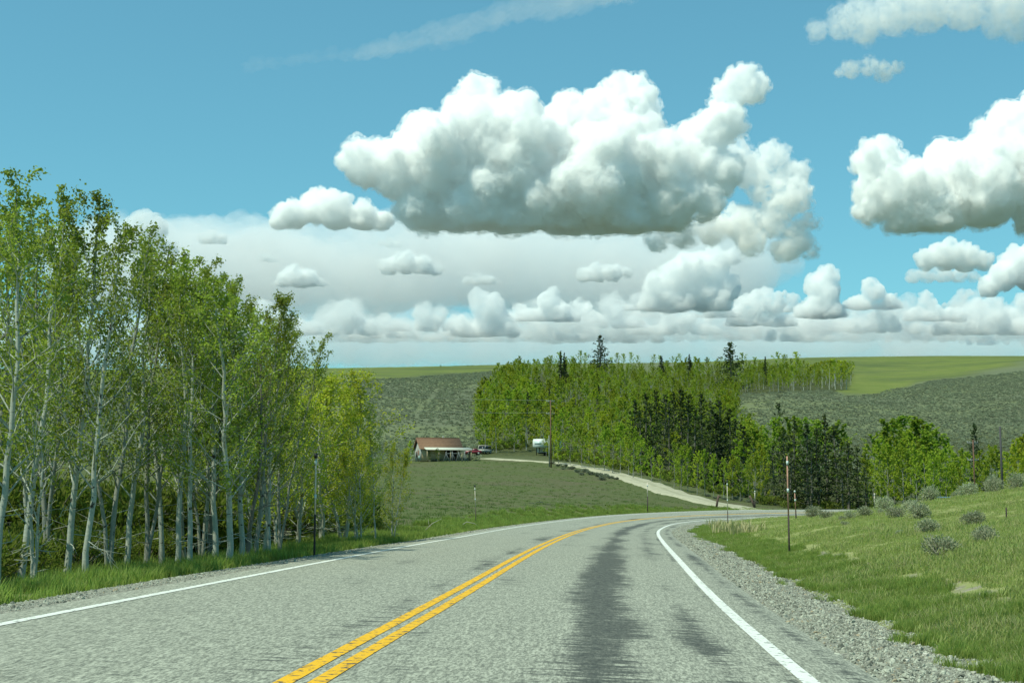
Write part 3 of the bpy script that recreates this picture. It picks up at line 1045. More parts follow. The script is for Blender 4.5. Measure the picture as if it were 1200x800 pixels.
def road_scatter(n, s0, s1, o0, o1, power=1.0, seed=0):
    """points beside the road, thinning out with distance"""
    r = np.random.default_rng(seed)
    s = s0 + (s1 - s0) * r.uniform(0, 1, n) ** power
    o = r.uniform(o0, o1, n)
    p = road_pt(s, o)
    x, y = p[:, 0], p[:, 1]
    off, *_ = road_near(x, y)
    lo, hi = min(o0, o1), max(o0, o1)
    k = (off > lo - .2) & (off < hi + .2) & in_front(x, y)
    x, y, off = x[k], y[k], off[k]
    return np.stack([x, y, ground(x, y)], 1), off, s[k]


def noise2(x, y, f, z=0.0):
    return np.array([noise.noise((a * f, b * f, z)) for a, b in zip(x, y)])


BANK = [(1103, 652, 36, 'largest sagebrush on the right grass bank, nearest the road, with dry stalks'),
        (1083, 625, 26, 'sagebrush in the middle of the right grass bank, just above the largest clump'),
        (1054, 626, 9, 'tiny sagebrush left of the clump in the middle of the right bank'),
        (1145, 615, 26, 'dark rounded sagebrush high on the right bank'),
        (1159, 634, 27, 'low dark sagebrush on the right bank below the rounded one'),
        (1076, 608, 27, 'flat wide sagebrush near the top of the right bank'),
        (1053, 602, 20, 'pale sagebrush on the ridge line left of the flat wide one'),
        (1070, 600, 18, 'pale sagebrush on the ridge line above the flat wide one'),
        (1091, 594, 22, 'rounded pale sagebrush on the ridge near the blue car roof'),
        (1137, 580, 22, 'pale sagebrush on the ridge between car roof and dark pole'),
        (1168, 578, 19, 'tall ball-shaped sagebrush on the ridge at the foot of the dark pole'),
        (1192, 574, 22, 'spreading sagebrush on the ridge right of the dark pole'),
        (1122, 584, 14, 'small dry sagebrush on the ridge right of the car roof'),
        (1010, 607, 18, 'sagebrush at the foot of the ridge near the end of the visible highway'),
        (996, 608, 14, 'low sagebrush just left of the foot of the ridge'),
        (986, 610, 10, 'small dark sagebrush near the highway on the bank, left of the ridge foot'),
        (968, 607, 14, 'roundish sagebrush beside the highway right of the short snow pole'),
        (953, 607, 18, 'dry pale sagebrush beside the foot of the short snow pole'),
        (1031, 605, 10, 'little sagebrush at the lower end of the ridge'),
        (990, 615, 8, 'tiny sagebrush out in the grass below the ridge foot'),
        (1036, 598, 22, 'wide mound of greenish brush at the left end of the ridge')]


def bank_D(u, v):
    if v < 597 and u > 1030:      # on the ridge line: place on the crest
        return float(np.interp(u, [1030, 1100, 1200], [66, 59, 50]))
    return at_near(u, v)


# left verge: bright tall tufts in a clumpy strip
p, off, s = road_scatter(30000, 2, 150, -9.0, -4.95, 1.5, 1)
nn = noise2(p[:, 0], p[:, 1], .8) + .5 * noise2(p[:, 0], p[:, 1], 2.3, 4)
k = (nn > -.05 + smooth01(-off, 6.8, 9.0) * .35) & (-off > 5.2 + .5 * noise2(p[:, 0], p[:, 1], .5, 9))
p, off, nn = p[k], off[k], nn[k]
scatter('verge_grass', p, (.55 + .5 * smooth01(nn, -.2, .6)) * rng.uniform(.8, 1.25, len(p)), P_bright + P_dryv, seed=1)
# right bank: a brighter band by the gravel, then paler grass up the rise
p, off, s = road_scatter(34000, 2, 95, 5.0, 7.0, 1.5, 2)
nn = noise2(p[:, 0], p[:, 1], .9) + .5 * noise2(p[:, 0], p[:, 1], 2.6, 4)
k = (nn > .52 - 1.25 * smooth01(off, 5.15, 6.0)) & (nn > -.6 + .9 * np.exp(-((off - 7.0) / .25) ** 2))
scatter('verge_grass', p[k], (.26 + .22 * smooth01(nn[k], -.2, .6)) * rng.uniform(.8, 1.25, k.sum()), P_bright[:] + P_bank[:1], seed=2)
r_ = np.random.default_rng(3)
D = np.exp(r_.uniform(math.log(7), math.log(110), 190000))
a = r_.uniform(-.05, .56, len(D))
x, y = a * D, D
off, s_, *_ = road_near(x, y)
k = (off > 5.7)
x, y, off = x[k], y[k], off[k]
nn = noise2(x, y, .35) + .6 * noise2(x, y, 1.4, 4)
gap = np.exp(-((off - 7.0) / .3) ** 2)
k = nn > -.62 + gap * .95
for bu_, bv_, bw_, *_l in BANK:
    bd_ = bank_D(bu_, bv_)
    k &= np.hypot(x - (bu_ - 600) / F * bd_, y - bd_ - .1) > bw_ * bd_ / F * .55
x, y, nn = x[k], y[k], nn[k]
scatter('bank_grass', np.stack([x, y, ground(x, y)], 1), (.55 + .45 * smooth01(nn, -.4, .6)) * r_.uniform(.75, 1.3, len(x)) * (1 + .004 * y), P_bank2, seed=3)
# meadow
D = np.exp(r_.uniform(math.log(60), math.log(255), 7000))
a = r_.uniform(-.2, .22, len(D))
x, y = a * D, D
off, *_ = road_near(x, y)
td = np.min(np.hypot(x[:, None] - TRACK[None, ::4, 0], y[:, None] - TRACK[None, ::4, 1]), 1)
k = (off < -5.5) & (td > 3.2)
x, y = x[k], y[k]
nn = noise2(x, y, .06) + .5 * noise2(x, y, .3, 4)
k = nn > -.6
x, y = x[k], y[k]
scatter('meadow_grass', np.stack([x, y, ground(x, y)], 1), r_.uniform(.3, .75, len(x)), P_field, seed=4)
print('grass', time.time() - T0)


# gravel stones
def stone_mesh(name, mat, seed, link=False):
    r = random.Random(seed)
    bm = bmesh.new()
    bmesh.ops.create_icosphere(bm, subdivisions=1, radius=1)
    sx, sy, sz = r.uniform(.7, 1.2), r.uniform(.6, 1), r.uniform(.4, .7)
    for v in bm.verts:
        k = r.uniform(.75, 1.15)
        v.co = (v.co.x * sx * k, v.co.y * sy * k, v.co.z * sz * k)
    me = bpy.data.meshes.new(name)
    bm.to_mesh(me)
    bm.free()
    me.materials.append(mat)
    return bpy.data.objects.new(name, me)


m_st, t, out = NT('stone')
oi = nd(t, 'ShaderNodeObjectInfo')
tc = nd(t, 'ShaderNodeTexCoord')
n1 = nz(t, tc.outputs['Object'], 3, 4)
col = mixc(t, oi.outputs['Random'], (0.095, 0.10, 0.078), (0.50, 0.52, 0.42))
col = mixc(t, math_(t, 'GREATER_THAN', oi.outputs['Random'], .96), col, (0.34, 0.28, 0.18))
col = mixc(t, ramp(t, n1, .35, .65, 0, .4), col, (0.2, 0.195, 0.16))
finish_surface(t, out, col, n1, .9, .3, .02)
P_stone = [stone_mesh('stone', m_st, i) for i in range(5)]
p, off, s = road_scatter(120000, 3, 90, 4.15, 6.2, 2.0, 5)
k = rng.uniform(0, 1, len(off)) < 1 - .85 * smooth01(off, 5.2, 6.2) - .5 * (1 - smooth01(off, 4.15, 4.5))
p, off = p[k], off[k]
prof = np.interp(off, SHO, SHZ)
_, _, zz, ee = road_near(p[:, 0], p[:, 1])
p[:, 2] = np.maximum(p[:, 2], zz + off * ee + prof)
sz = np.clip(rng.lognormal(-4.52, .55, len(p)), .006, .05)
scatter('gravel_stones', p, sz, P_stone, seed=5, tilt=1.0)
p, off, s = road_scatter(26000, 3, 90, -5.5, -4.3, 1.9, 6)
prof = np.interp(off, [-5.6, -5.1, -4.75, -4.4, -3.95], [-.36, -.12, -.075, -.05, -.09])
_, _, zz, ee = road_near(p[:, 0], p[:, 1])
p[:, 2] = np.maximum(p[:, 2], zz + off * ee + prof)
scatter('gravel_stones', p, np.clip(rng.lognormal(-4.6, .5, len(p)), .006, .045), P_stone, seed=6, tilt=1.0)


# ------------------------------------------------------------------ sagebrush
def sage_mesh(name, n, seed, leaf, mats, stems=14, link=False, dead=0.25):
    r = np.random.default_rng(seed)
    V, Fs, mi = [], [], []
    nv = 0
    lobes = []
    for i in range(7):
        az = r.uniform(0, 2 * PI)
        rr = r.uniform(.1, .5)
        lobes.append((rr * math.cos(az), rr * math.sin(az), r.uniform(.22, .55), r.uniform(.22, .36)))
    for i in range(stems):
        l = lobes[i % 7]
        e = np.array([l[0] + r.normal(0, .12), l[1] + r.normal(0, .12), l[2] + r.uniform(.0, .3)])
        pts = np.array([[0, 0, -.05], e * .5 + np.array([r.normal(0, .06), r.normal(0, .06), -.04]), e])
        v, f = tube(pts, [.025, .014, .004], 3)
        V.append(v)
        Fs.append(f + nv)
        mi += [1] * len(f)
        nv += len(v)
    w = r.choice(7, n)
    L = np.array(lobes)[w]
    d = r.normal(size=(n, 3))
    d /= np.linalg.norm(d, axis=1)[:, None]
    rad = L[:, 3:4] * r.uniform(.55, 1.08, (n, 1))
    c = L[:, :3] + d * rad * np.array([1, 1, .85])
    c[:, 2] = np.maximum(c[:, 2], .01)
    v, f = quads(c, leaf, r, up=(.55, d + np.array([0, 0, .6])), aspect=.4)
    V.append(v)
    Fs.append(f + nv)
    mi += [0] * len(f)
    return mk(name, np.concatenate(V), [np.concatenate(Fs)], mats=mats, mi=mi, link=link)


m_sage = leafy('sage_leaf', (0.260, 0.285, 0.180), (0.420, 0.440, 0.300), .3, tcol=(1.1, 1.15, .9))
m_sagefar = leafy('far_sage_leaf', (0.205, 0.238, 0.160), (0.320, 0.350, 0.240), .25, tcol=(1.1, 1.15, .9))
m_sagedark = leafy('dark_sage_leaf', (0.120, 0.145, 0.098), (0.205, 0.230, 0.160), .15, tcol=(1.1, 1.15, .9))
m_twig = simple('grey_twig', (0.26, 0.25, 0.19), .9)
P_sagefar = [sage_mesh('sagebrush', 90, 60 + i, .17, [m_sagefar, m_twig], 3) for i in range(3)] + [sage_mesh('sagebrush', 90, 66, .17, [m_sagedark, m_twig], 3)]
for o in P_sagefar:
    for v_ in o.data.vertices:
        v_.co.z *= .62

# sage slopes, left and right of the wooded hill
def slope_sage(n, seed):
    r = np.random.default_rng(seed)
    u = r.uniform(-60, 1330, n)
    D = np.sqrt(r.uniform(255 ** 2, 760 ** 2, n))
    x, y = (u - 600) / F * D, D
    z = ground(x, y, cut=False)
    uu, vv = project(x, y, z)
    vb = np.interp(u, [-400, 380, 600, 640, 900, 990, 1030, 1090, 1140, 1200, 1330], [452, 449, 433, 425, 425, 462, 462, 447, 436, 424, 410])
    wl = np.interp(vv, [420, 440, 470, 520, 560], [640, 600, 568, 556, 556])
    wr = np.interp(vv, [420, 457, 462, 480, 500, 520, 560, 600], [1010, 1000, 870, 862, 862, 880, 1000, 1500])
    nn = noise2(x, y, .012) + .6 * noise2(x, y, .05, 3)
    edge = 3.5 * noise2(x, y, .03, 7)
    ok = (vv > vb + edge) & ~((uu > wl + 6) & (uu < wr - 26)) & (nn > -.8) & (r.uniform(0, 1, n) < .62 + .5 * nn)
    # hide none behind the near row of trees on the right
    ok &= ~((uu > 880) & (D < 270))
    # grassy gully lines
    gl = np.abs(uu - (500 + (vv - 470) * -.25 + 8 * np.sin(vv * .1))) < 3.0
    gl &= (vv > 455) & (vv < 515) & (r.uniform(0, 1, n) < .75)
    return x[ok & ~gl], y[ok & ~gl], z[ok & ~gl]


x, y, z = slope_sage(140000, 11)
scatter('sagebrush_slope', np.stack([x, y, z], 1), rng.uniform(.5, 1.15, len(x)), P_sagefar, seed=11)
print('sage', time.time() - T0)


# ------------------------------------------------------------------ trees
def bark(name, c, dark, amt=.5, band=14.0):
    m, t, out = NT(name)
    tc = nd(t, 'ShaderNodeTexCoord')
    mp = nd(t, 'ShaderNodeMapping', {0: tc.outputs['Object']})
    mp.inputs['Scale'].default_value = (3, 3, band)
    n1 = nz(t, mp.outputs[0], 1.0, 6, .7)
    n2 = nz(t, tc.outputs['Object'], 5.5, 4, .6)
    n3 = nz(t, tc.outputs['Object'], 26, 4, .7)
    col = mixc(t, ramp(t, n3, .3, .7), [x * .75 for x in c], c)
    col = mixc(t, ramp(t, n1, .60, .68, 0, amt), col, dark)
    col = mixc(t, ramp(t, n2, .60, .66, 0, amt * 1.3), col, dark)
    finish_surface(t, out, col, n1, .85, .35, .02)
    return m


m_bark = bark('aspen_bark', (0.40, 0.43, 0.36), (0.045, 0.042, 0.035), .85)
m_barkdark = bark('old_bark', (0.16, 0.15, 0.12), (0.04, 0.037, 0.03), .7, 5)
m_barkgrey = bark('grey_bark', (0.27, 0.28, 0.23), (0.04, 0.037, 0.03), .8)
m_leafA = leafy('aspen_leaf', (0.205, 0.240, 0.040), (0.350, 0.375, 0.080), .58, use_obj=True)
m_leafF = leafy('far_aspen_leaf', (0.230, 0.275, 0.030), (0.380, 0.405, 0.062), .5, use_obj=True)


def aspen(seed, H, r0, cb, nl, spread, nleaf, leaf, lean=.05, forks=1, dead=10, curve=.12, bend=0.0):
    """trunk + limbs mesh arrays, leaf mesh arrays"""
    r = np.random.default_rng(seed)
    TV, TF = [], []
    nv = 0
    LC = []
    def addt(pts, rad, k):
        nonlocal nv
        v, f = tube(pts, rad, k)
        TV.append(v)
        TF.append(f + nv)
        nv += len(v)
    stems = []
    for fk in range(forks):
        n = 14
        tt = np.linspace(0, 1, n)
        az = r.uniform(0, 2 * PI)
        la = lean + (0.12 * fk)
        dx = np.cos(az) * la * tt + .5 * bend * tt ** 2
        dy = np.sin(az) * la * tt
        wob = np.cumsum(r.normal(0, curve / n, (n, 2)), 0)
        hh = H * (1 - .12 * fk * r.uniform(.5, 1.5))
        pts = np.stack([(dx + wob[:, 0]) * hh, (dy + wob[:, 1]) * hh, tt * hh], 1)
        pts[:, :2] -= pts[0, :2]
        pts[0, 2] = -.15
        rad = r0 * (1 - tt) ** .8 * (1 - .25 * fk) + .008
        rad[0] *= 1.25
        addt(pts, rad, 8)
        stems.append((pts, rad, hh))
    def at(pts, q):
        i = q * (len(pts) - 1)
        i0 = min(int(i), len(pts) - 2)
        return pts[i0] * (1 - (i - i0)) + pts[i0 + 1] * (i - i0)
    for pts, rad, hh in stems:
        az = r.uniform(0, 2 * PI)
        for i in range(nl):
            q = cb + (0.985 - cb) * (i + r.uniform(0, 1)) / nl
            az += 2.4 + r.normal(0, .4)
            rel = (q - cb) / (1 - cb)
            L = hh * spread * (math.sin(PI * min(1, .22 + .78 * rel) ** .9) * .85 + .22) * r.uniform(.7, 1.2)
            el = math.radians(r.uniform(28, 58) + 14 * rel)
            d = np.array([math.cos(az) * math.cos(el) + bend * .25, math.sin(az) * math.cos(el), math.sin(el)])
            b0 = at(pts, q)
            up = np.array([0, 0, 1.0])
            P_ = [b0, b0 + d * L * .35 + r.normal(0, .03, 3) * L, b0 + d * L * .7 + up * L * .08 + r.normal(0, .05, 3) * L, b0 + d * L * .95 + up * L * .24]
            P_ = np.array(P_)
            br = max(.006, np.interp(q, np.linspace(0, 1, len(rad)), rad) * .42)
            addt(P_, [br, br * .7, br * .45, .004], 4)
            m = int(3 + 4 * r.uniform())
            for j in range(m):
                f = r.uniform(.25, 1.0)
                tb = at(P_, f)
                td = d + r.normal(0, .55, 3)
                td[2] = abs(td[2]) * .8 + .1
                td /= np.linalg.norm(td)
                tl_ = L * r.uniform(.22, .45)
                te = tb + td * tl_
                addt(np.array([tb, tb + td * tl_ * .5 + r.normal(0, .02, 3), te]), [br * .35 + .002, br * .22 + .002, .002], 3)
                kk = max(1, int(nleaf / (nl * 6 * forks)))
                g = r.uniform(.1, 1.05, kk)[:, None]
                LC.append(tb + td * tl_ * g + r.normal(0, .045 + .05 * tl_, (kk, 3)))
            kk = max(1, int(nleaf / (nl * 7 * forks)))
            g = r.uniform(.45, 1.05, kk)
            LC.append(np.array([at(P_, min(.999, q_)) for q_ in g]) + r.normal(0, .07, (kk, 3)))
        # top leader leaves
        g = r.uniform(max(cb, .75), 1, nleaf // 14)
        LC.append(np.array([at(pts, q_) for q_ in g]) + r.normal(0, .07, (len(g), 3)))
        for i in range(dead):
            q = r.uniform(.08, max(.1, cb))
            a_ = r.uniform(0, 2 * PI)
            e_ = r.uniform(-.25, .5)
            d = np.array([math.cos(a_) * math.cos(e_), math.sin(a_) * math.cos(e_), math.sin(e_)])
            L = hh * r.uniform(.06, .17)
            b0 = at(pts, q)
            p1 = b0 + d * L * .5 + r.normal(0, .03, 3)
            p2 = b0 + d * L + np.array([0, 0, r.normal(0, .1) * L])
            addt(np.array([b0, p1, p2]), [.012, .008, .002], 3)
            for j in range(2):
                e2 = p1 + (d + r.normal(0, .6, 3)) * L * .35
                addt(np.array([p1, (p1 + e2) / 2, e2]), [.006, .004, .002], 3)
    LC = np.concatenate(LC)
    lv, lf = quads(LC, leaf, r, aspect=.75)
    return np.concatenate(TV), np.concatenate(TF), lv, lf


def conifer(seed, H, r0, wid, whorls, per, card, taper=.95, top=.05, cb=.06, ragged=.25, droop=-.15, open_=0.0):
    r = np.random.default_rng(seed)
    tt = np.linspace(0, 1, 8)
    pts = np.stack([np.cumsum(r.normal(0, .006, 8)) * H, np.cumsum(r.normal(0, .006, 8)) * H, tt * H], 1)
    pts[0, 2] = -.3
    TV, TF = tube(pts, r0 * (1 - tt) + .03, 6)
    TV, TF = [TV], [TF]
    nv = len(TV[0])
    cs = []
    ups = []
    for i in range(whorls):
        q = cb + (1 - cb) * (i + .5) / whorls
        z = q * H
        w = wid * H * (top + (1 - top) * (1 - q) ** taper) * (1 if q > cb + .12 else .8)
        for j in range(per):
            if r.uniform() < open_:
                continue
            az = r.uniform(0, 2 * PI)
            L = w * r.uniform(1 - ragged * 1.6, 1 + ragged)
            d = np.array([math.cos(az), math.sin(az), droop + .35 * q])
            b0 = np.array([np.interp(q, tt, pts[:, 0]), np.interp(q, tt, pts[:, 1]), z + r.normal(0, .3 * H / whorls)])
            n = max(3, int(4 + 9 * L / (wid * H)))
            g = r.uniform(.12, 1.05, n)[:, None]
            side = np.array([-d[1], d[0], 0])
            cs.append(b0 + d * L * g + side * (r.normal(0, .16, (n, 1)) * L * (1.1 - g)) + np.array([0, 0, 1]) * (.16 * L * g ** 2 + r.normal(0, .06 * L, (n, 1))))
            if j % 3 == 0:
                v, f = tube(np.array([b0, b0 + d * L * .6, b0 + d * L * .95 + np.array([0, 0, .14 * L])]), [.05, .03, .01], 3)
                TV.append(v)
                TF.append(f + nv)
                nv += len(v)
    cs = np.concatenate(cs + [np.stack([np.zeros(10), np.zeros(10), np.linspace(.93, 1.0, 10) * H], 1) + r.normal(0, .04, (10, 3))])
    lv, lf = quads(cs, card, r, flat=.5, aspect=.38)
    return np.concatenate(TV), np.concatenate(TF), lv, lf


def tree_obj(name, arrs, mt, ml, label=None, cat='tree', group=None, loc=(0, 0, 0)):
    o = mk(name, *arrs[:2], None, link=True) if False else empty(name, loc)
    a = mk('trunk', arrs[0], [arrs[1]], mt, o, smooth=True)
    b = mk('crown', arrs[2], [arrs[3]], ml, o)
    tag(o, label, cat, group)
    return o


def tree_copy(src, loc, rz, sc, label, group, color=None, name=None, scz=None):
    o = src.copy()
    C.objects.link(o)
    if name:
        o.name = name
    o.location = loc
    o.rotation_euler = (0, 0, rz)
    o.scale = (sc, sc, scz or sc)
    o['label'] = label
    if group:
        o['group'] = group
    elif 'group' in o:
        del o['group']
    for ch in src.children:
        c = ch.copy()
        C.objects.link(c)
        c.parent = o
        if color and ch.name.startswith('crown'):
            c.color = color
    return o


class Kind:
    """first use places the built tree itself, later uses copy it"""
    def __init__(s, name, arrs, mt, ml, cat='tree'):
        s.src = tree_obj(name, arrs, mt, ml, None, cat)
        s.used = False
        s.H = float(arrs[0][:, 2].max())

    def put(s, loc, rz, H, label, group=None, color=None, fat=1.0):
        k = H / s.H
        if not s.used:
            s.used = True
            o = s.src
            o.location = loc
            o.rotation_euler = (0, 0, rz)
            o.scale = (k * fat, k * fat, k)
            o['label'] = label
            if group:
                o['group'] = group
            if color:
                for c in o.children:
                    if c.name.startswith('crown'):
                        c.color = color
            return o
        return tree_copy(s.src, loc, rz, k * fat, label, group, color, scz=k)


# --- the aspen grove on the left
NEAR = [Kind('aspen_tree', aspen(200 + i, 7.5, .062, .20, 30, .20, 5000, .033, .05, 1, 3, .06, .12), m_bark, m_leafA) for i in range(4)]
NEAR2 = [Kind('aspen_tree', aspen(210 + i, 7.5, .05, .22, 22, .19, 4600, .033, .06, 2, 2, .07, .14), m_barkgrey, m_leafA) for i in range(2)]
BUSHY = [Kind('aspen_tree', aspen(220 + i, 5.0, .045, .10, 26, .27, 6200, .034, .09, 2, 3, .10, .06), m_bark, m_leafA) for i in range(3)]
SPARSE = [Kind('aspen_sapling', aspen(230, 2.9, .032, .30, 9, .26, 260, .030, .06, 3, 4, .12, .05), m_bark, m_leafA)]
GREYB = [Kind('aspen_tree', aspen(250 + i, 7.0, .058, .22, 24, .20, 4000, .033, .06, 1, 3, .07, .10), m_barkgrey, m_leafA) for i in range(2)]
DARK = [Kind('aspen_tree', aspen(240, 6.5, .055, .40, 18, .17, 2400, .032, .06, 1, 7, .12, .08), m_barkdark, m_leafA)]

G_OLIVE = (.92, .92, 1.0, 1)
G_MID = (1.05, 1.05, 1.0, 1)
G_YEL = (1.45, 1.28, .95, 1)


def topline(u):
    return float(np.interp(u, [-300, 0, 40, 95, 130, 155, 180, 215, 250, 290, 320, 345, 380, 430, 455, 475], [140, 182, 205, 215, 238, 262, 268, 288, 312, 330, 348, 425, 428, 452, 470, 500]))


def near_tree(kind, u, D, label, group=None, color=G_OLIVE, top=None, rz=None, fat=1.0):
    x = (u - 600) / F * D
    z = gz(x, D)
    ut, vt = project(x, D, z)
    tv = top if top is not None else topline(u)
    H = (vt - tv) * D / F * .965
    return kind.put((x, D, z), rz if rz is not None else rng.uniform(0, 2 * PI), H, label, group, color, fat)


N = NEAR + NEAR2
near_tree(N[0], 4, 22.5, 'thick pale aspen trunk at the very left edge of the grove', top=176)
near_tree(SPARSE[0], 48, 23.0, 'small many-stemmed aspen sapling with few leaves at the grove edge beside the verge', top=485)
near_tree(N[1], 84, 26, 'tall aspen with leaning trunk behind the many-stemmed sapling', top=212)
near_tree(N[2], 107, 25, 'aspen with a pale trunk sweeping to the right, just right of the sapling', top=235)
near_tree(N[4], 133, 27, 'twin-stemmed aspen left of the pair of white trunks', top=236)
near_tree(N[3], 152, 29, 'slim aspen of the left grove with its top in the dip of the skyline', top=262)
near_tree(N[5], 176, 30, 'forked aspen standing between the leaning trunk and the white pair', top=268)
near_tree(N[0], 213, 29, 'left one of the pair of white knotted aspen trunks near the verge', top=288)
near_tree(N[2], 227, 28.5, 'right one of the pair of white knotted aspen trunks near the verge', top=300)
near_tree(N[1], 271, 28, 'aspen with the thickest, brightest white trunk standing alone at the verge', top=318, fat=1.35)
near_tree(DARK[0], 292, 30, 'dark-barked thin tree right of the thick white aspen', color=G_OLIVE, top=360)
near_tree(N[4], 62, 28, 'twin-stemmed aspen right behind the many-stemmed sapling', top=206)
near_tree(N[3], 30, 25, 'slim tall aspen between the left edge trunk and the sapling', top=192)
near_tree(N[1], 195, 31, 'slender aspen just left of the white knotted pair', top=282)
near_tree(N[4], 240, 33, 'twin-stemmed aspen just right of the white knotted pair', top=306)
near_tree(N[5], 330, 35, 'forked slim aspen where the tall grove drops to the low group', top=366)
near_tree(N[0], 256, 30, 'leafy aspen left of the thick bright trunk, reaching the same height', top=308, fat=1.15)
near_tree(N[2], 286, 31, 'leafy aspen just right of the thick bright trunk', top=320, fat=1.15)
near_tree(GREYB[0], 303, 32, 'grey-stemmed leafy aspen near the right end of the tall grove', top=334, fat=1.0)
near_tree(N[1], 318, 33, 'broad leafy aspen forming the right shoulder of the tall grove', top=345, fat=1.0)
near_tree(GREYB[1], 222, 33, 'grey-stemmed aspen behind the white knotted pair, filling the skyline', top=286, fat=1.15)
near_tree(DARK[0], 247, 31, 'dark-barked thin tree left of the thick white aspen', color=G_OLIVE, top=345)
near_tree(N[3], 312, 33, 'last tall aspen at the right end of the tall grove', top=352)
near_tree(BUSHY[0], 350, 42, 'bushy yellow-green aspen clump behind the black-topped snow pole', color=G_YEL, top=430, fat=1.25)
near_tree(BUSHY[1], 380, 44, 'rounded yellow-green aspen right of the black-topped snow pole', color=G_YEL, top=420, fat=1.3)
near_tree(BUSHY[2], 404, 45, 'yellow-green aspen in the middle of the low group', color=G_YEL, top=430, fat=1.3)
near_tree(N[3], 419, 44, 'yellow-green aspen with a thin straight white trunk at the low group', color=G_YEL, top=448)
near_tree(N[2], 441, 45, 'rightmost aspen of the low group, thin crown and straight pale trunk', color=(1.2, 1.12, 1.0, 1), top=470, fat=.85)
near_tree(BUSHY[0], 328, 40, 'low yellow-green aspen filling the gap between tall grove and low group', color=G_YEL, top=440)
near_tree(BUSHY[1], 462, 47, 'small thin aspen at the outer right edge of the low group', color=G_YEL, top=512, fat=.8)
near_tree(BUSHY[2], 300, 37, 'yellow-green young aspen behind the dark-barked tree', color=G_YEL, top=430)
rr = np.random.default_rng(77)
GL = 'one of the slender aspens crowded behind the front trunks of the left grove'
GG = 'aspens inside the left grove'
for i in range(28):
    u = rr.uniform(-190, 335)
    D = rr.uniform(30, 66)
    kd = [GREYB[1], GREYB[0], N[2], GREYB[1], GREYB[0], N[5], DARK[0], BUSHY[0], BUSHY[1], GREYB[1]][int(rr.integers(0, 10))]
    tv = topline(u) + rr.uniform(20, 140) + (60 if kd in BUSHY else 0)
    what = 'dark-barked' if kd is DARK[0] else ('low bushy' if kd in BUSHY else ('twin-stemmed' if kd in NEAR2 else 'pale single' if kd in NEAR else 'grey single'))
    whr = 'the very left edge trunk' if u < 20 else ('the many-stemmed sapling' if u < 75 else ('the right-leaning trunk' if u < 150 else ('the white knotted pair' if u < 240 else 'the thick white trunk')))
    GL = '%s aspen %s %s' % (what, 'just behind' if D < 40 else ('some way behind' if D < 51 else 'deep behind'), whr)
    near_tree(kd, u, D, GL, GG, color=[G_OLIVE, G_MID, (1.15, 1.1, .95, 1)][int(rr.integers(0, 3))], top=tv)
for i in range(6):
    near_tree(N[int(rr.integers(0, 6))], rr.uniform(-280, -30), rr.uniform(18, 30), 'tall leafy aspen past the left end of the grove', 'aspens past the left edge', top=rr.uniform(190, 250))
for i in range(16):
    u = rr.uniform(318, 425)
    near_tree(BUSHY[int(rr.integers(0, 3))] if i % 3 else DARK[0], u, rr.uniform(42, 64), 'one of the yellow-green aspens crowded behind the low group', 'aspens behind the low group', color=G_YEL, top=topline(u) + rr.uniform(10, 70))
print('near trees', time.time() - T0)

# undergrowth among the trunks
m_und = leafy('undergrowth_leaf', (0.095, 0.125, 0.024), (0.190, 0.210, 0.050), .45)
P_und = [sage_mesh('undergrowth_bush', 1000, 90 + i, .042, [m_und, m_barkdark], 14) for i in range(4)]
D = rr.uniform(21, 66, 1500)
u = rr.uniform(-320, 462, 1500)
x, y = (u - 600) / F * D, D
off, *_ = road_near(x, y)
k = (off < -8.6)
x, y = x[k], y[k]
scatter('undergrowth', np.stack([x, y, ground(x, y)], 1), np.where((y > 34) & (x / y < -.115), rr.uniform(.8, 3.0, len(x)), rr.uniform(.4, 1.4, len(x))), P_und, seed=20)

# --- woods on the hill and along the far side of the track
FAR = [Kind('aspen_tree', aspen(300 + i, 9.0, .07, .03 + .025 * i, 22, .23, 1900, .125, .04, 1, 0, .06), m_barkgrey, m_leafF) for i in range(5)]
FARTOP = [Kind('aspen_tree', aspen(320 + i, 9.0, .09, .30, 15, .24, 420, .20, .05, 1, 0, .06), m_bark, m_leafF) for i in range(3)]
BARE = [Kind('bare_aspen', aspen(330 + i, 8.0, .10, .35, 16, .19, 90, .16, .05, 1, 4, .08), m_bark, m_leafF) for i in range(2)]
m_needle = leafy('conifer_needle', (0.026, 0.044, 0.022), (0.080, 0.108, 0.042), .2, use_obj=True, tcol=(1.1, 1.2, .8))
FIR = [Kind('fir_tree', conifer(400 + i, 12, .16, .17, 26, 8, .24, .9, .03, .05, .2, -.1), m_barkdark, m_needle) for i in range(2)]
PINE = [Kind('pine_tree', conifer(410 + i, 12, .18, .23, 17, 7, .26, .8, .05, .06, .5, .1, .18), m_barkdark, m_needle) for i in range(4)]
SPRUCE = [Kind('spruce_tree', conifer(420 + i, 14, .2, .27, 19, 8, .36, .8, .05, .03, .4, -.1, .15), m_barkdark, m_needle) for i in range(2)]
JUNI = [Kind('juniper_tree', conifer(430, 6, .15, .42, 12, 9, .30, .35, .3, .02, .25, .25), m_barkdark, m_needle)]

SPOTS = []      # base positions used, to keep stems apart


def hill_xy(u, vbase):
    x, y = hit([u], [vbase])
    return float(x[0]), float(y[0])


def put_px(kind, u, vbase, vtop, label, group=None, color=None, fat=1.0, D=None):
    if D is None:
        x, y = hill_xy(u, vbase)
    else:
        x, y = (u - 600) / F * D, D
    z = gz(x, y)
    ub, vb = project(x, y, z)
    H = (vb - vtop) * y / F * 1.01
    SPOTS.append((x, y))
    return kind.put((x, y, z - .05), rng.uniform(0, 2 * PI), H, label, group, color, fat)


DK = (1, 1, 1, 1)
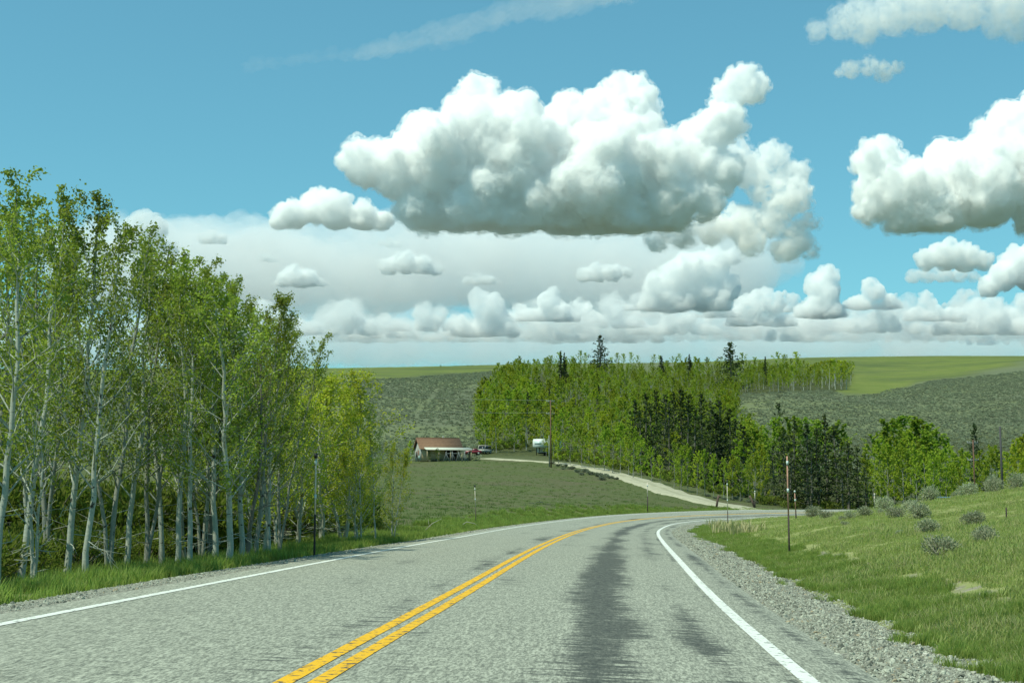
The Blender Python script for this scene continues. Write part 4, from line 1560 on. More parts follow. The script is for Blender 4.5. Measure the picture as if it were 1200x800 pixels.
# single conifers that stand out
put_px(SPRUCE[0], 703, 447, 394, 'tall dark spruce on the skyline above the middle of the wooded hill', color=(1.1, 1.1, 1, 1), fat=1.35)
put_px(SPRUCE[1], 858, 456, 401, 'broad dark spruce on the right skyline of the wooded hill', color=(1.4, 1.3, 1.2, 1), fat=1.7)
put_px(FIR[0], 657.5, 459, 411, 'left one of two thin dark firs side by side on the hilltop', color=(.8, .8, .9, 1), fat=.9)
put_px(FIR[1], 661.5, 459, 413, 'right one of two thin dark firs side by side on the hilltop', color=(.8, .8, .9, 1), fat=.9)
put_px(JUNI[0], 668, 462, 437, 'round dark juniper below the two thin firs', color=(1.1, 1, .9, 1))
put_px(FIR[0], 776, 451, 417, 'small dark fir on the skyline right of the tall spruce', fat=1.5)
put_px(FIR[1], 808, 448, 415, 'small fir at the skyline midway between the two tall spruces', fat=1.4)
put_px(FIR[0], 897, 452, 418, 'thin fir among the upper aspens right of the broad spruce', fat=1.0)
put_px(PINE[0], 618, 512, 460, 'dark egg-shaped pine on the left face of the wooded hill', color=(.8, .8, .9, 1), fat=.95)
put_px(FIR[1], 635, 500, 464, 'small fir just right of the egg-shaped pine', color=(1.3, 1.4, 1, 1), fat=1.2)
put_px(FIR[0], 644, 486, 455, 'small pointed fir above the utility pole with two crossarms', fat=1.1)
put_px(FIR[1], 673, 494, 462, 'small fir in the hollow of the wooded hill', fat=1.2)
put_px(FIR[0], 702, 482, 451, 'little dark fir in the middle of the aspen slope', fat=1.1)
put_px(PINE[1], 913, 530, 473, 'pine poking above the aspens right of the pine stand', D=262, color=(1.2, 1.2, 1, 1), fat=.85)
put_px(SPRUCE[0], 1141, 585, 499, 'dark pine rising behind the utility pole at right', D=232, color=(1.0, 1.1, 1, 1), fat=.85)
# dark pine stand right of the centre
stand = [(745, 545, 470), (757, 548, 462), (768, 540, 459), (779, 545, 463), (790, 548, 460), (801, 552, 457), (811, 553, 464), (822, 556, 463), (833, 560, 471), (845, 566, 470), (855, 570, 480), (764, 553, 476), (785, 556, 474),
         (806, 562, 476), (826, 568, 478), (842, 573, 485), (863, 577, 492), (750, 552, 483), (870, 582, 500), (816, 570, 484)]
for i, (u, vb, vt) in enumerate(stand):
    side = 'left' if u < 780 else ('right' if u > 830 else 'middle')
    put_px(PINE[i % 4] if i % 5 else SPRUCE[1], u, vb, vt, 'dark pine, %s of the pine stand above the dirt track' % side, 'dark pines above the dirt track', color=(.8 + .16 * (i % 3), .8 + .14 * (i % 3), .8, 1), fat=1.0 + .12 * (i % 4))
# dark pines behind the highway
stand2 = [(905, 591, 522, 190), (918, 592, 506, 184), (931, 592, 494, 180), (944, 592, 497, 178), (957, 592, 503, 180), (967, 592, 488, 190), (979, 592, 500, 179), (992, 592, 520, 176), (1003, 592, 525, 176), (948, 592, 520, 172), (925, 592, 530, 173), (985, 592, 536, 171), (1012, 592, 548, 174), (895, 592, 535, 186)]
for i, (u, vb, vt, D) in enumerate(stand2):
    side = 'left end' if u < 925 else ('right end' if u > 980 else 'middle')
    put_px(PINE[(i + 1) % 4], u, vb, vt, 'dark pine, %s of the pine clump behind the highway bend' % side, 'dark pines behind the highway bend', color=(1.0 + .2 * (i % 3), 1.0 + .15 * (i % 3), .95, 1), fat=1.05 + .1 * (i % 4), D=D)

A1 = (1.0, 1.05, 1.0, 1)
A2 = (1.22, 1.15, 1.0, 1)
A3 = (.85, .95, 1.0, 1)
# front row along the far side of the dirt track
row = [(648, 543, 508), (655, 545, 505), (668, 546, 501), (682, 548, 497), (690, 549, 506), (697, 551, 500), (708, 553, 498), (718, 555, 505), (727, 555, 497), (737, 557, 512), (742, 561, 500), (752, 561, 510),
       (764, 566, 523), (774, 568, 533), (790, 573, 518), (798, 575, 522), (806, 576, 520), (817, 580, 528), (826, 581, 526), (836, 583, 532), (848, 586, 536), (858, 587, 533), (868, 588, 538), (885, 590, 530), (878, 589, 545), (892, 590, 520), (812, 560, 490)]
for i, (u, vb, vt) in enumerate(row):
    if u < 700:
        lb = 'bright green aspen lining the track behind the pole with two crossarms'
    elif u < 760:
        lb = 'bright green aspen lining the track left of the pine stand'
    elif u < 850:
        lb = 'young bright aspen in front of the dark pine stand at the track'
    else:
        lb = 'young bright aspen where the track meets the highway'
    put_px(FAR[i % 5], u, vb, vt, lb, 'aspens lining the dirt track', color=[A1, A2, A3, A1][i % 4], fat=1.1 if u < 760 else .9)
# right lower strip behind the ridge
strip = [(870, 585, 515, 200), (882, 586, 502, 215), (893, 580, 508, 235), (905, 585, 490, 250), (925, 588, 488, 245), (942, 588, 490, 250), (960, 588, 492, 252), (985, 588, 494, 245),
         (1015, 592, 530, 178), (1022, 592, 508, 188), (1030, 592, 515, 182), (1038, 592, 520, 176), (1047, 592, 512, 180), (1056, 592, 515, 174), (1064, 592, 505, 184), (1072, 592, 525, 172), (1081, 592, 522, 175), (1090, 592, 530, 170), (1098, 592, 528, 176), (1107, 592, 520, 182),
         (1044, 592, 492, 205), (1055, 592, 488, 210), (1068, 592, 490, 208), (1079, 592, 493, 206), (1090, 592, 497, 204), (1100, 592, 504, 202),
         (1117, 592, 530, 185), (1126, 592, 526, 195), (1134, 592, 530, 190), (1148, 592, 528, 186), (1157, 592, 522, 190), (1165, 592, 526, 184), (1110, 592, 545, 178), (1121, 592, 548, 176), (1151, 592, 540, 178), (1178, 592, 530, 200),
         (1190, 588, 514, 150), (1202, 588, 510, 145), (1215, 588, 515, 150), (1230, 588, 508, 155), (1184, 588, 535, 160), (1198, 588, 530, 140), (1250, 588, 510, 150)]
for i, (u, vb, vt, D) in enumerate(strip):
    if u < 1000:
        lb = 'green aspen showing between the two dark pine clumps at right'
    elif u > 1180:
        lb = 'yellow-green aspen at the right edge behind the grassy ridge'
    elif D > 200 and u < 1110:
        lb = 'round-topped aspen at the back of the clump beside the pines'
    elif u < 1110:
        lb = 'slender aspen in the dense clump right of the tall pines'
    else:
        lb = 'slender aspen around the utility pole with crossarms at right'
    put_px(FAR[(i * 3) % 5], u, vb, vt, lb, 'aspens behind the grassy ridge', color=A2 if u > 1180 else ((.8, .92, 1, 1) if D > 200 else A1), fat=1.0 if D < 200 or u > 1180 else 1.35, D=D)

# the aspen slope itself: stems a few metres apart
def wood_points(n, seed, sep):
    r = np.random.default_rng(seed)
    u = r.uniform(552, 1005, n)
    D = np.sqrt(r.uniform(262 ** 2, 900 ** 2, n))
    x, y = (u - 600) / F * D, D
    z = ground(x, y, cut=False)
    uu, vv = project(x, y, z)
    wl = np.interp(vv, [420, 440, 470, 520, 560], [640, 600, 566, 556, 556]) + 6 * noise2(x, y, .03)
    wr = np.interp(vv, [420, 452, 458, 462, 480, 500, 520, 560, 600], [1000, 998, 960, 872, 864, 866, 885, 900, 900]) + 3 * noise2(x, y, .03, 4)
    base = np.interp(uu, [556, 620, 640, 700, 760, 820, 880, 1000], [531, 530, 541, 546, 560, 577, 585, 585])
    ok = (uu > wl) & (uu < wr) & (vv < base) & (vv > 438 + 7 * noise2(x, y, .02, 8))
    ok &= noise2(x, y, .03, 2) > -.36
    # leave a clearing where the trailer stands
    ok &= ~((uu > 600) & (uu < 645) & (D < 295))
    x, y, z = x[ok], y[ok], z[ok]
    cell = {}
    keep = []
    for sx, sy in SPOTS:
        cell.setdefault((int(sx // sep), int(sy // sep)), []).append((sx, sy))
    for i in range(len(x)):
        c = (int(x[i] // sep), int(y[i] // sep))
        good = True
        for a in (-1, 0, 1):
            for b in (-1, 0, 1):
                for (px, py) in cell.get((c[0] + a, c[1] + b), ()):
                    if (px - x[i]) ** 2 + (py - y[i]) ** 2 < sep * sep:
                        good = False
        if good:
            keep.append(i)
            cell.setdefault(c, []).append((x[i], y[i]))
    keep = np.array(keep)
    return x[keep], y[keep], z[keep]


x, y, z = wood_points(9000, 31, 3.9)
H = rng.uniform(5.2, 10.6, len(x)) * (1 + .30 * noise2(x, y, .025, 6)) * (1 - .22 * smooth01(y, 450, 700))
order = np.argsort(-(H / y) * (1 + 0 * x))
LIM = 215
uu, vv = project(x, y, z)
cols = [A1, A2, A3, (1.15, 1.12, .9, 1), (1.05, .98, .9, 1)]
LMK = [(618, 482, 'the egg-shaped pine'), (645, 500, 'the pole with two crossarms'), (632, 524, 'the white trailer'), (673, 472, 'the small fir in the hollow'), (740, 500, 'the left end of the pine stand'),
       (790, 470, 'the top of the pine stand'), (857, 520, 'the right end of the pine stand'), (575, 529, 'the parked van'), (700, 547, 'the bend of the dirt track'), (660, 432, 'the two thin firs'), (703, 416, 'the tall skyline spruce'),
       (790, 560, 'the middle of the dirt track'), (560, 470, 'the edge of the sage slope')]
TONE = ['light green', 'yellow-green', 'deeper green', 'yellowish', 'olive']
for q_ in order[:LIM]:
    u_, v_ = uu[q_], vv[q_] - 20
    ci = int(rng.integers(0, 5))
    lm = min(LMK, key=lambda m_: (m_[0] - u_) ** 2 + (m_[1] - v_) ** 2)
    du, dv = u_ - lm[0], v_ - lm[1]
    far_ = math.hypot(du, dv)
    if abs(du) > abs(dv):
        rel = 'right of' if du > 0 else 'left of'
    else:
        rel = 'below' if dv > 0 else 'above'
    rel = ('just ' if far_ < 14 else ('well ' if far_ > 30 else '')) + rel
    bare = rng.uniform() < .10
    kd = BARE[int(rng.integers(0, 2))] if bare else FAR[int(rng.integers(0, 5))]
    SZ = 'tall' if H[q_] > 9.0 else ('young' if H[q_] < 7.4 else 'slender')
    kd.put((x[q_], y[q_], z[q_] - .05), rng.uniform(0, 2 * PI), H[q_], '%s %s %s %s' % (SZ, 'bare grey aspen' if bare else TONE[ci] + ' aspen', rel, lm[2]), 'aspens on the wooded hill', cols[ci], float(rng.uniform(1.05, 1.5)))
rest = order[LIM:]
print('far wood', len(x), time.time() - T0)


def joined(name, arrs, mt, ml):
    v = np.concatenate([arrs[0], arrs[2]])
    f = np.concatenate([arrs[1], arrs[3] + len(arrs[0])])
    return mk(name, v, [f], mats=[mt, ml], mi=[0] * len(arrs[1]) + [1] * len(arrs[3]), link=False)


m_leafM = leafy('wood_leaf', (0.230, 0.275, 0.030), (0.380, 0.405, 0.062), .5)
P_wood = [joined('aspen_tree', aspen(350 + i, 9.0, .09, .05 + .05 * i, 16, .23, 900, .18, .04, 1, 0, .06), m_barkgrey, m_leafM) for i in range(4)] + [joined('aspen_tree', aspen(360, 8.5, .13, .4, 14, .2, 100, .2, .04, 1, 0, .08), m_bark, m_leafM)]
scatter('aspen_wood', np.stack([x[rest], y[rest], z[rest] - .05], 1), H[rest] / 9.0 * 1.1, P_wood, seed=31, tilt=.05)
# tall thin tops standing against the sky
tops = [(608, 438, 424), (640, 436, 419), (646, 436, 416), (651, 436, 421), (655, 438, 412), (671, 434, 417), (680, 433, 410), (687, 433, 413), (716, 434, 418), (724, 434, 413), (730, 434, 414), (740, 433, 412), (748, 434, 416), (766, 433, 415), (773, 432, 416), (789, 432, 417), (797, 432, 414),
        (815, 434, 417), (830, 434, 419), (871, 438, 413), (885, 440, 418), (913, 441, 412), (921, 442, 415), (934, 441, 411), (946, 450, 425), (956, 452, 426), (964, 454, 422), (972, 456, 421), (979, 456, 420), (986, 456, 421), (992, 456, 424), (930, 455, 428), (905, 455, 427), (890, 456, 430), (876, 458, 432), (868, 460, 436)]
for i, (u, vb, vt) in enumerate(tops):
    lb = 'thin-crowned aspen on the skyline left of the tall dark spruce' if u < 700 else ('thin-crowned aspen on the skyline between the two tall spruces' if u < 858 else ('aspen on the skyline right of the broad spruce' if u < 940 else 'yellow-green aspen at the right end of the hilltop wood'))
    put_px(FARTOP[i % 3], u, vb, vt, lb, 'aspens on the hilltop skyline', color=A2 if u > 930 else A1, fat=1.25)
# far bushes on the left skyline
for u in (516, 548, 553):
    put_px(JUNI[0], u, 431.5, 427.5, 'tiny round bush on the bare skyline left of the wooded hill', 'bushes on the left skyline', color=(2.5, 2.4, 1, 1), fat=1.3, D=905)
# shrubs under the wood edge
D = rr.uniform(172, 205, 320)
u = rr.uniform(880, 1240, 320)
xx, yy_ = (u - 600) / F * D, D
ub_ = rr.uniform(565, 875, 420)
vb_ = np.interp(ub_, [556, 620, 628, 645, 700, 760, 820, 880], [529, 528, 531, 539, 545, 558, 575, 585]) - rr.uniform(0, 9, 420)
hx_, hy_ = hit(ub_, vb_)
ok_ = (hy_ < 400) & ~((ub_ > 618) & (ub_ < 646))
xx, yy_ = np.concatenate([xx, hx_[ok_]]), np.concatenate([yy_, hy_[ok_]])
scatter('wood_edge_bushes', np.stack([xx, yy_, ground(xx, yy_)], 1), rr.uniform(.6, 1.7, len(xx)), [sage_mesh('bush', 140, 95 + i, .13, [m_und, m_twig], 6) for i in range(2)], seed=40)
print('hill', time.time() - T0)

# ------------------------------------------------------------------ single sagebrush clumps
m_bushA = [m_sage, m_twig]
SB = [sage_mesh('sagebrush', 1500, 500 + i, .045, m_bushA, 30, link=True) for i in range(3)]
SBD = [sage_mesh('sagebrush', 700, 510 + i, .075, [m_sagedark, m_twig], 16, link=True) for i in range(3)]
_first = {}


def bush(protos, i, x, y, z, w, h, label, group):
    src = protos[i % len(protos)]
    if src.name not in _first:
        _first[src.name] = 1
        o = src
    else:
        o = src.copy()
        C.objects.link(o)
    o.location = (x, y, z)
    o.scale = (w, w, h)
    o.rotation_euler = (0, 0, rng.uniform(0, 6.28))
    tag(o, label, 'shrub', group)
    return o


for i, (u, v, wpx, lb) in enumerate(BANK):
    D = bank_D(u, v)
    p = pix(u, v, D)
    z = gz(p[0], p[1])
    w = wpx * D / F * 1.12
    tall = {10: 1.5, 8: 1.1, 9: 1.1, 11: 1.1, 0: 1.0, 20: 1.0}.get(i, .95)
    bush(SB, i, p[0], p[1], z - .03, w, w * tall, lb, 'sagebrush on the right bank')
# dark row beside the dirt track and patches in the meadow
rowb = [(647, 544, 9), (654, 546, 9), (662, 547, 10), (669, 550, 12), (677, 553, 12), (686, 553, 12), (693, 556, 13), (701, 558, 14), (709, 559, 13), (716, 561, 12), (681, 556, 10), (705, 562, 12), (660, 550, 8), (722, 562, 8)]
for i, (u, v, wpx) in enumerate(rowb):
    x, y = hill_xy(u, v)
    w = wpx * y / F * .72
    lb = ('dark sagebrush at the pole end of the row beside the dirt track', 'dark sagebrush in the middle of the row beside the dirt track', 'dark sagebrush at the lower end of the row beside the dirt track')[0 if u < 665 else (1 if u < 697 else 2)]
    bush(SBD, i, x, y, gz(x, y) - .05, w, w * .75, lb, 'sagebrush row beside the dirt track')
patch = [(510, 581, 10), (518, 580, 9), (502, 583, 8), (526, 579, 7), (494, 583, 6), (514, 585, 7), (625, 590, 12), (632, 589, 10), (641, 592, 10), (650, 588, 6), (580, 568, 7), (578, 578, 4), (470, 585, 6), (478, 590, 5), (690, 590, 8), (697, 589, 7), (680, 592, 7), (704, 592, 5), (615, 592, 6), (548, 580, 6), (543, 573, 4), (597, 585, 5)]
for i, (u, v, wpx) in enumerate(patch):
    x, y = hill_xy(u, v)
    w = wpx * y / F * .72
    lb = 'low dark sagebrush in the meadow patch left of the thin snow pole' if u < 560 else ('low dark sagebrush in the meadow above the road in the picture centre' if u < 660 else 'low dark sagebrush in the meadow below the dirt track row')
    bush(SBD, i, x, y, gz(x, y) - .08, w, w * .45, lb, 'low sagebrush in the meadow')
verge_b = [(848, 575, 10), (858, 578, 12), (866, 577, 10), (876, 581, 12), (884, 584, 11), (902, 588, 12), (838, 574, 9), (828, 571, 9)]
for i, (u, v, wpx) in enumerate(verge_b):
    D = 172 + 3 * (i % 3)
    p = np.array([(u - 600) / F * D, D])
    w = wpx * D / F * .72
    bush(SBD, i, p[0], p[1], gz(p[0], p[1]) - .05, w, w * .9, 'grey sagebrush between the dirt track and the aspens near the highway', 'sagebrush by the track mouth')
for (u, v, w, lb) in ((525, 619, 11, 'pale dry sage clump at the left road edge below the thin snow pole'), (512, 621, 7, 'small pale dry clump at the left road edge')):
    D = at_near(u, v)
    p = pix(u, v, D)
    bush(SB, 1, p[0], p[1], gz(p[0], p[1]), w * D / F, w * D / F * .6, lb, 'dry clumps at the left road edge')
# pale dry grass tufts at the foot of the middle snow pole
m_drygrass = leafy('bleached_grass', (0.34, 0.31, 0.17), (0.50, 0.45, 0.28), .3)
for i, (u, v) in enumerate(((845, 619), (853, 621), (862, 623), (870, 622), (838, 617), (877, 625), (850, 624))):
    D = at_near(u, v)
    p = pix(u, v, D)
    o = tuft('dry_grass_tuft', 90, .55, .35, m_drygrass, 600 + i, .02, .6)
    C.objects.link(o)
    o.location = (p[0], p[1], gz(p[0], p[1]))
    tag(o, 'bleached dry grass tuft beside the snow pole inside the bend', 'grass tuft', 'bleached tufts by the snow pole')

# ------------------------------------------------------------------ snow poles
m_rust = simple('weathered_pole', (0.40, 0.22, 0.16), .8, .25, 9)
m_palepole = simple('pale_pole', (0.60, 0.52, 0.42), .8, .2, 9)
m_darkpole = simple('dark_pole', (0.040, 0.028, 0.024), .8, .2, 9)
m_refl = simple('reflector', (0.50, 0.60, 0.58), .4, .1, 4)
m_black = simple('black_plastic', (0.02, 0.022, 0.026), .6)


def snow_pole(u, vb, vt, label, D=None, pale=False, cap=False, refl=(.92, .45), split=.42, w=.0235, lean=0.0):
    D = D or at_near(u, vb)
    p = pix(u, vb, D)
    z = gz(p[0], p[1])
    ub, v0 = project(p[0], p[1], z)
    H = (v0 - vt) * D / F * 1.01
    r = empty('snow_pole', (p[0], p[1], z))
    tag(r, label, 'snow pole', 'snow poles along the highway')
    MB().tube([(0, 0, -.3), (lean * split * H, 0, H * split)], [w, w], 8).build('lower_post', m_darkpole, r, True)
    MB().tube([(lean * split * H, 0, H * split - .02), (lean * H, 0, H)], [w * .86, w * .8], 8).build('upper_post', m_palepole if pale else m_rust, r, True)
    for q in refl:
        x = lean * q * H
        s = .05
        MB().tube([(x, -w * .4, q * H - s), (x, -w * .4, q * H + s)], [w * 1.25, w * 1.25], 8).build('reflector', m_refl, r)
    if cap:
        MB().tube([(lean * H, 0, H - .01), (lean * H, 0, H + .10)], [w * 1.8, w * 1.8], 8).build('black_cap', m_black, r)
    return r


snow_pole(925, 648, 537, 'tallest reddish snow pole on the right bank nearest the camera', refl=(.93, .645), split=.39)
snow_pole(853, 618, 566, 'pale snow pole with two reflectors on the inside of the bend', pale=True, cap=True, refl=(.95, .60), split=.36)
snow_pole(933, 608, 575, 'short far snow pole just right of the tallest one', refl=(.96, .66), split=.3, lean=-.03, w=.035)
snow_pole(368.5, 641, 539, 'snow pole with a black cap in front of the yellow-green aspens', D=31.5, pale=True, cap=True, refl=(.95, .62), split=.45)
snow_pole(558, 614, 571, 'snow pole at the left road edge in front of the open meadow', pale=True, cap=True, refl=(.93, .66), split=.42, lean=-.04)
snow_pole(759, 599, 566, 'thin far snow pole in front of the meadow below the dirt track', D=126, pale=True, refl=(.9,), split=.55, w=.05)
snow_pole(885, 598, 575, 'far snow pole beside the mouth of the dirt track', D=157, pale=True, refl=(.95,), split=.4, w=.06)
snow_pole(1025, 594, 578, 'far pale snow pole in front of the aspens beyond the ridge', D=170, pale=True, refl=(.9,), split=.2, w=.06)
# dark stake in the grass
D = at_near(1179, 601)
p = pix(1179, 601, D)
o = MB().tube([(0, 0, -.1), (.01, 0, .30)], [.02, .018], 6).build('wooden_stake', m_darkpole)
o.location = (p[0], p[1], gz(p[0], p[1]))
tag(o, 'short dark stake in the grass high on the right bank', 'stake')

# leaning gate posts where the track leaves the highway
m_oldwood = simple('old_wood', (0.10, 0.065, 0.05), .9, .3, 5)
for (u, vb, vt, D, ln, lb) in ((837.5, 596.5, 584, 150, .22, 'dark gate post left of the dirt track mouth, leaning right'), (883, 597.5, 583, 156, -.45, 'dark gate post right of the dirt track mouth, leaning left')):
    x, y = (u - 600) / F * D, D
    r = empty('gate_post', (x, y, gz(x, y)))
    tag(r, lb, 'post', 'gate posts at the dirt track')
    H = 1.35
    MB().tube([(0, 0, -.2), (ln * H * .5, 0, H * .5), (ln * H, 0, H)], [.13, .12, .10], 8).build('shaft', m_oldwood, r)
    MB().box(ln * H - .05, ln * H + (.22 if ln > 0 else .15), -.06, .06, H - .30, H - .10).build('hinge_block', m_oldwood, r)
# yellowish leaning rail by the track
x, y = hill_xy(680, 546)
o = MB().tube([(-.6, 0, 1.2), (.0, 0, .3), (.25, 0, -.05)], [.07, .08, .08], 6).tube([(-.62, 0, 1.2), (-.8, 0, .8)], [.05, .05], 6).build('leaning_rail', simple('yellow_wood', (0.42, 0.40, 0.10), .8))
o.location = (x, y, gz(x, y) + .1)
tag(o, 'yellowish rail leaning beside the dirt track under the aspens', 'rail')

# ------------------------------------------------------------------ utility poles and wires
m_pole = simple('brown_pole', (0.14, 0.075, 0.05), .85, .3, 3)
m_greypole = simple('grey_pole', (0.20, 0.22, 0.20), .8, .2, 3)
m_ins = simple('insulator', (0.35, 0.36, 0.34), .4)
m_wire = simple('wire', (0.22, 0.24, 0.22), .5)


def utility_pole(u, vb, vt, D, label, arms, mat, r0=.16, lean=0.0, armL=1.3, rot=.3):
    p = pix(u, vb, D)
    z = gz(p[0], p[1])
    ub, v0 = project(p[0], p[1], z)
    H = (v0 - vt) * D / F
    r = empty('utility_pole', (p[0], p[1], z), rot)
    tag(r, label, 'utility pole')
    MB().tube([(0, 0, -.5), (lean * H, 0, H)], [r0, r0 * .65], 10).build('shaft', mat, r, True)
    for q in arms:
        zz = H * q
        xx = lean * zz
        MB().box(xx - armL, xx + armL, r0 * .9, r0 * .9 + .10, zz - .07, zz + .07).build('crossarm', m_greypole, r)
        for k_ in (-.92, -.45, .45, .92):
            MB().tube([(xx + k_ * armL, r0 + .04, zz + .06), (xx + k_ * armL, r0 + .04, zz + .22)], [.05, .035], 6).build('insulator', m_ins, r)
        MB().tube([(xx - armL * .5, r0 + .05, zz - .06), (xx, r0 * .5, zz - .55)], [.02, .02], 4).tube([(xx + armL * .5, r0 + .05, zz - .06), (xx, r0 * .5, zz - .55)], [.02, .02], 4).build('brace', m_greypole, r)
    return r, np.array([p[0], p[1], z]), H


UP1, p1, H1 = utility_pole(645.8, 541, 469, 240, 'brown utility pole with two crossarms beside the dirt track and white trailer', (.985, .80), m_pole, .13, -.006, .75, .2)
o = utility_pole(643.8, 541, 510, 241.5, 'shorter grey pole just left of the brown pole with two crossarms', (), m_greypole, .11, -.01)
UP2, p2, H2 = utility_pole(1143, 590, 516, 178, 'brown utility pole with two crossarms among the aspens at right', (.96, .72), m_pole, .10, 0, .75, .1)
UP3, p3, H3 = utility_pole(1175, 578, 500, 66, 'near dark bare pole rising behind the grassy ridge at right', (), simple('dark_grey_pole', (0.045, 0.045, 0.05), .8), .068, 0.0)
for a in ((.985, 0), (.80, .4)):
    b = p1 + np.array([0, 0, H1 * a[0] + .2])
    e = np.array([-60, 250, 24 if a[1] == 0 else 21.0])
    tt = np.linspace(0, 1, 24)
    pts = b[None] * (1 - tt[:, None]) + e[None] * tt[:, None]
    pts[:, 2] -= 5.0 * tt * (1 - tt)
    v, f = tube(pts, np.full(24, .018), 4)
    o = mk('power_line', v, [f], m_wire)
    tag(o, '%s wire running left from the brown pole across the sage hill' % ('upper' if a[1] == 0 else 'lower'), 'wire', 'wires at the brown pole')

# ------------------------------------------------------------------ the house
m_roof = simple('rusty_roof', (0.185, 0.105, 0.060), .85, .18, 2.0)
m_wall = simple('tan_siding', (0.42, 0.33, 0.20), .85, .12, 3)
m_cream = simple('cream_porch_roof', (0.50, 0.52, 0.44), .7, .08, 3)
m_gab = simple('grey_gable', (0.34, 0.35, 0.32), .85, .12, 4)
m_trim = simple('brown_trim', (0.15, 0.075, 0.04), .8, .15)
m_glass = simple('dark_glass', (0.02, 0.025, 0.03), .15)
hx, hy = hill_xy(513, 540)
hD = hy
sc = hD / F
hz = gz(hx, hy)
HR = empty('house', (hx, hy, hz - .1), math.radians(15))
tag(HR, 'small cabin with a rust-brown roof and pale porch roof below the sage hill', 'house')
Lw, Dp, He, Hr = 3.75, 2.9, 2.5, 4.3      # half length, half depth, eave, ridge
# body is one pentagonal prism along x
prof = [(-Dp, 0), (Dp, 0), (Dp, He), (0, Hr), (-Dp, He)]
V = [(-Lw, y_, z_) for y_, z_ in prof] + [(Lw, y_, z_) for y_, z_ in prof]
n = 5
mb = MB()
mb.add(V, [np.array([(i, (i + 1) % n, n + (i + 1) % n, n + i) for i in range(n)]), np.array([[4, 3, 2, 1, 0]]), np.array([[5, 6, 7, 8, 9]])])
WALL = mb.build('wall', m_wall, HR)
# gable boards
for k_, yb in enumerate(np.linspace(-Dp + .25, Dp - .25, 9)):
    top_ = He + (Hr - He) * (1 - abs(yb) / Dp) - .12
    MB().box(-Lw - .05, -Lw + .02, yb - .27, yb + .27, .1, top_).build('gable_board', m_gab, WALL)
rf = MB()
ov = .45
for sgn in (-1, 1):
    y0, z0 = sgn * (Dp + ov), He - ov * (Hr - He) / Dp
    a_ = [(-Lw - ov, y0, z0), (Lw + ov, y0, z0), (Lw + ov, 0, Hr), (-Lw - ov, 0, Hr)]
    b_ = [(x_, y_, z_ + .14) for x_, y_, z_ in a_]
    rf.add(a_ + b_, [(0, 1, 2, 3), (4, 5, 6, 7), (0, 1, 5, 4), (1, 2, 6, 5), (2, 3, 7, 6), (3, 0, 4, 7)])
ROOF = rf.build('roof', m_roof, HR)
MB().tube([(-Lw - ov, 0, Hr + .16), (Lw + ov, 0, Hr + .16)], [.08, .08], 6).build('ridge_cap', m_trim, ROOF)
for k_ in range(1, 7):           # seams of the roofing
    zz = He + (Hr - He) * k_ / 7
    yy_ = -Dp * (1 - k_ / 7)
    MB().tube([(-Lw - ov, yy_ - .01, zz + .15), (Lw + ov, yy_ - .01, zz + .15)], [.03, .03], 4).build('roof_seam', m_roof, ROOF)
PR = MB()
PR.add([(-Lw + .5, -Dp - 2.3, 2.05), (Lw + 1.7, -Dp - 2.3, 2.05), (Lw + 1.7, -Dp + .05, 2.42), (-Lw + .5, -Dp + .05, 2.42), (-Lw + .5, -Dp - 2.3, 2.25), (Lw + 1.7, -Dp - 2.3, 2.25), (Lw + 1.7, -Dp + .05, 2.6), (-Lw + .5, -Dp + .05, 2.6)],
       [(0, 1, 2, 3), (4, 5, 6, 7), (0, 1, 5, 4), (1, 2, 6, 5), (2, 3, 7, 6), (3, 0, 4, 7)])
PORCH = PR.build('porch_roof', m_cream, HR)
for x_ in (-Lw + .7, -Lw + 2.9, Lw - 2.4, Lw - .2, Lw + 1.55):
    MB().box(x_ - .07, x_ + .07, -Dp - 2.2, -Dp - 2.06, 0, 2.06).build('porch_post', m_wall, HR)
MB().box(Lw + 1.52, Lw + 1.6, -Dp - 2.0, -Dp, .0, 1.9).build('porch_screen', m_wall, HR)
for (x0, x1, nm) in ((Lw - 3.0, Lw - 1.9, 'window'), (Lw - 1.7, Lw - .75, 'door')):
    f_ = MB().box(x0, x1, -Dp - .09, -Dp + .02, .2 if nm == 'door' else .7, 2.0).build(nm, m_trim, HR)
    MB().box(x0 + .1, x1 - .1, -Dp - .13, -Dp - .05, .9 if nm == 'door' else .8, 1.9).build('pane', m_glass, f_)
gd = MB().box(-Lw - .10, -Lw + .02, -.9, .1, .05, 2.1).build('door', m_trim, HR)
f_ = MB().box(-Lw - .10, -Lw + .02, 1.0, 1.9, .9, 1.9).build('window', m_trim, HR)
MB().box(-Lw - .13, -Lw - .06, 1.1, 1.8, 1.0, 1.8).build('pane', m_glass, f_)
MB().tube([(1.2, .9, 3.6), (1.2, .9, 4.9)], [.14, .14], 8).build('stove_pipe', m_greypole, HR)

# things in front of the house
def near_house(u, v, dD=0.0):
    x, y = hill_xy(u, v)
    k_ = (y + dD) / y
    return x * k_, y + dD, gz(x * k_, y + dD)


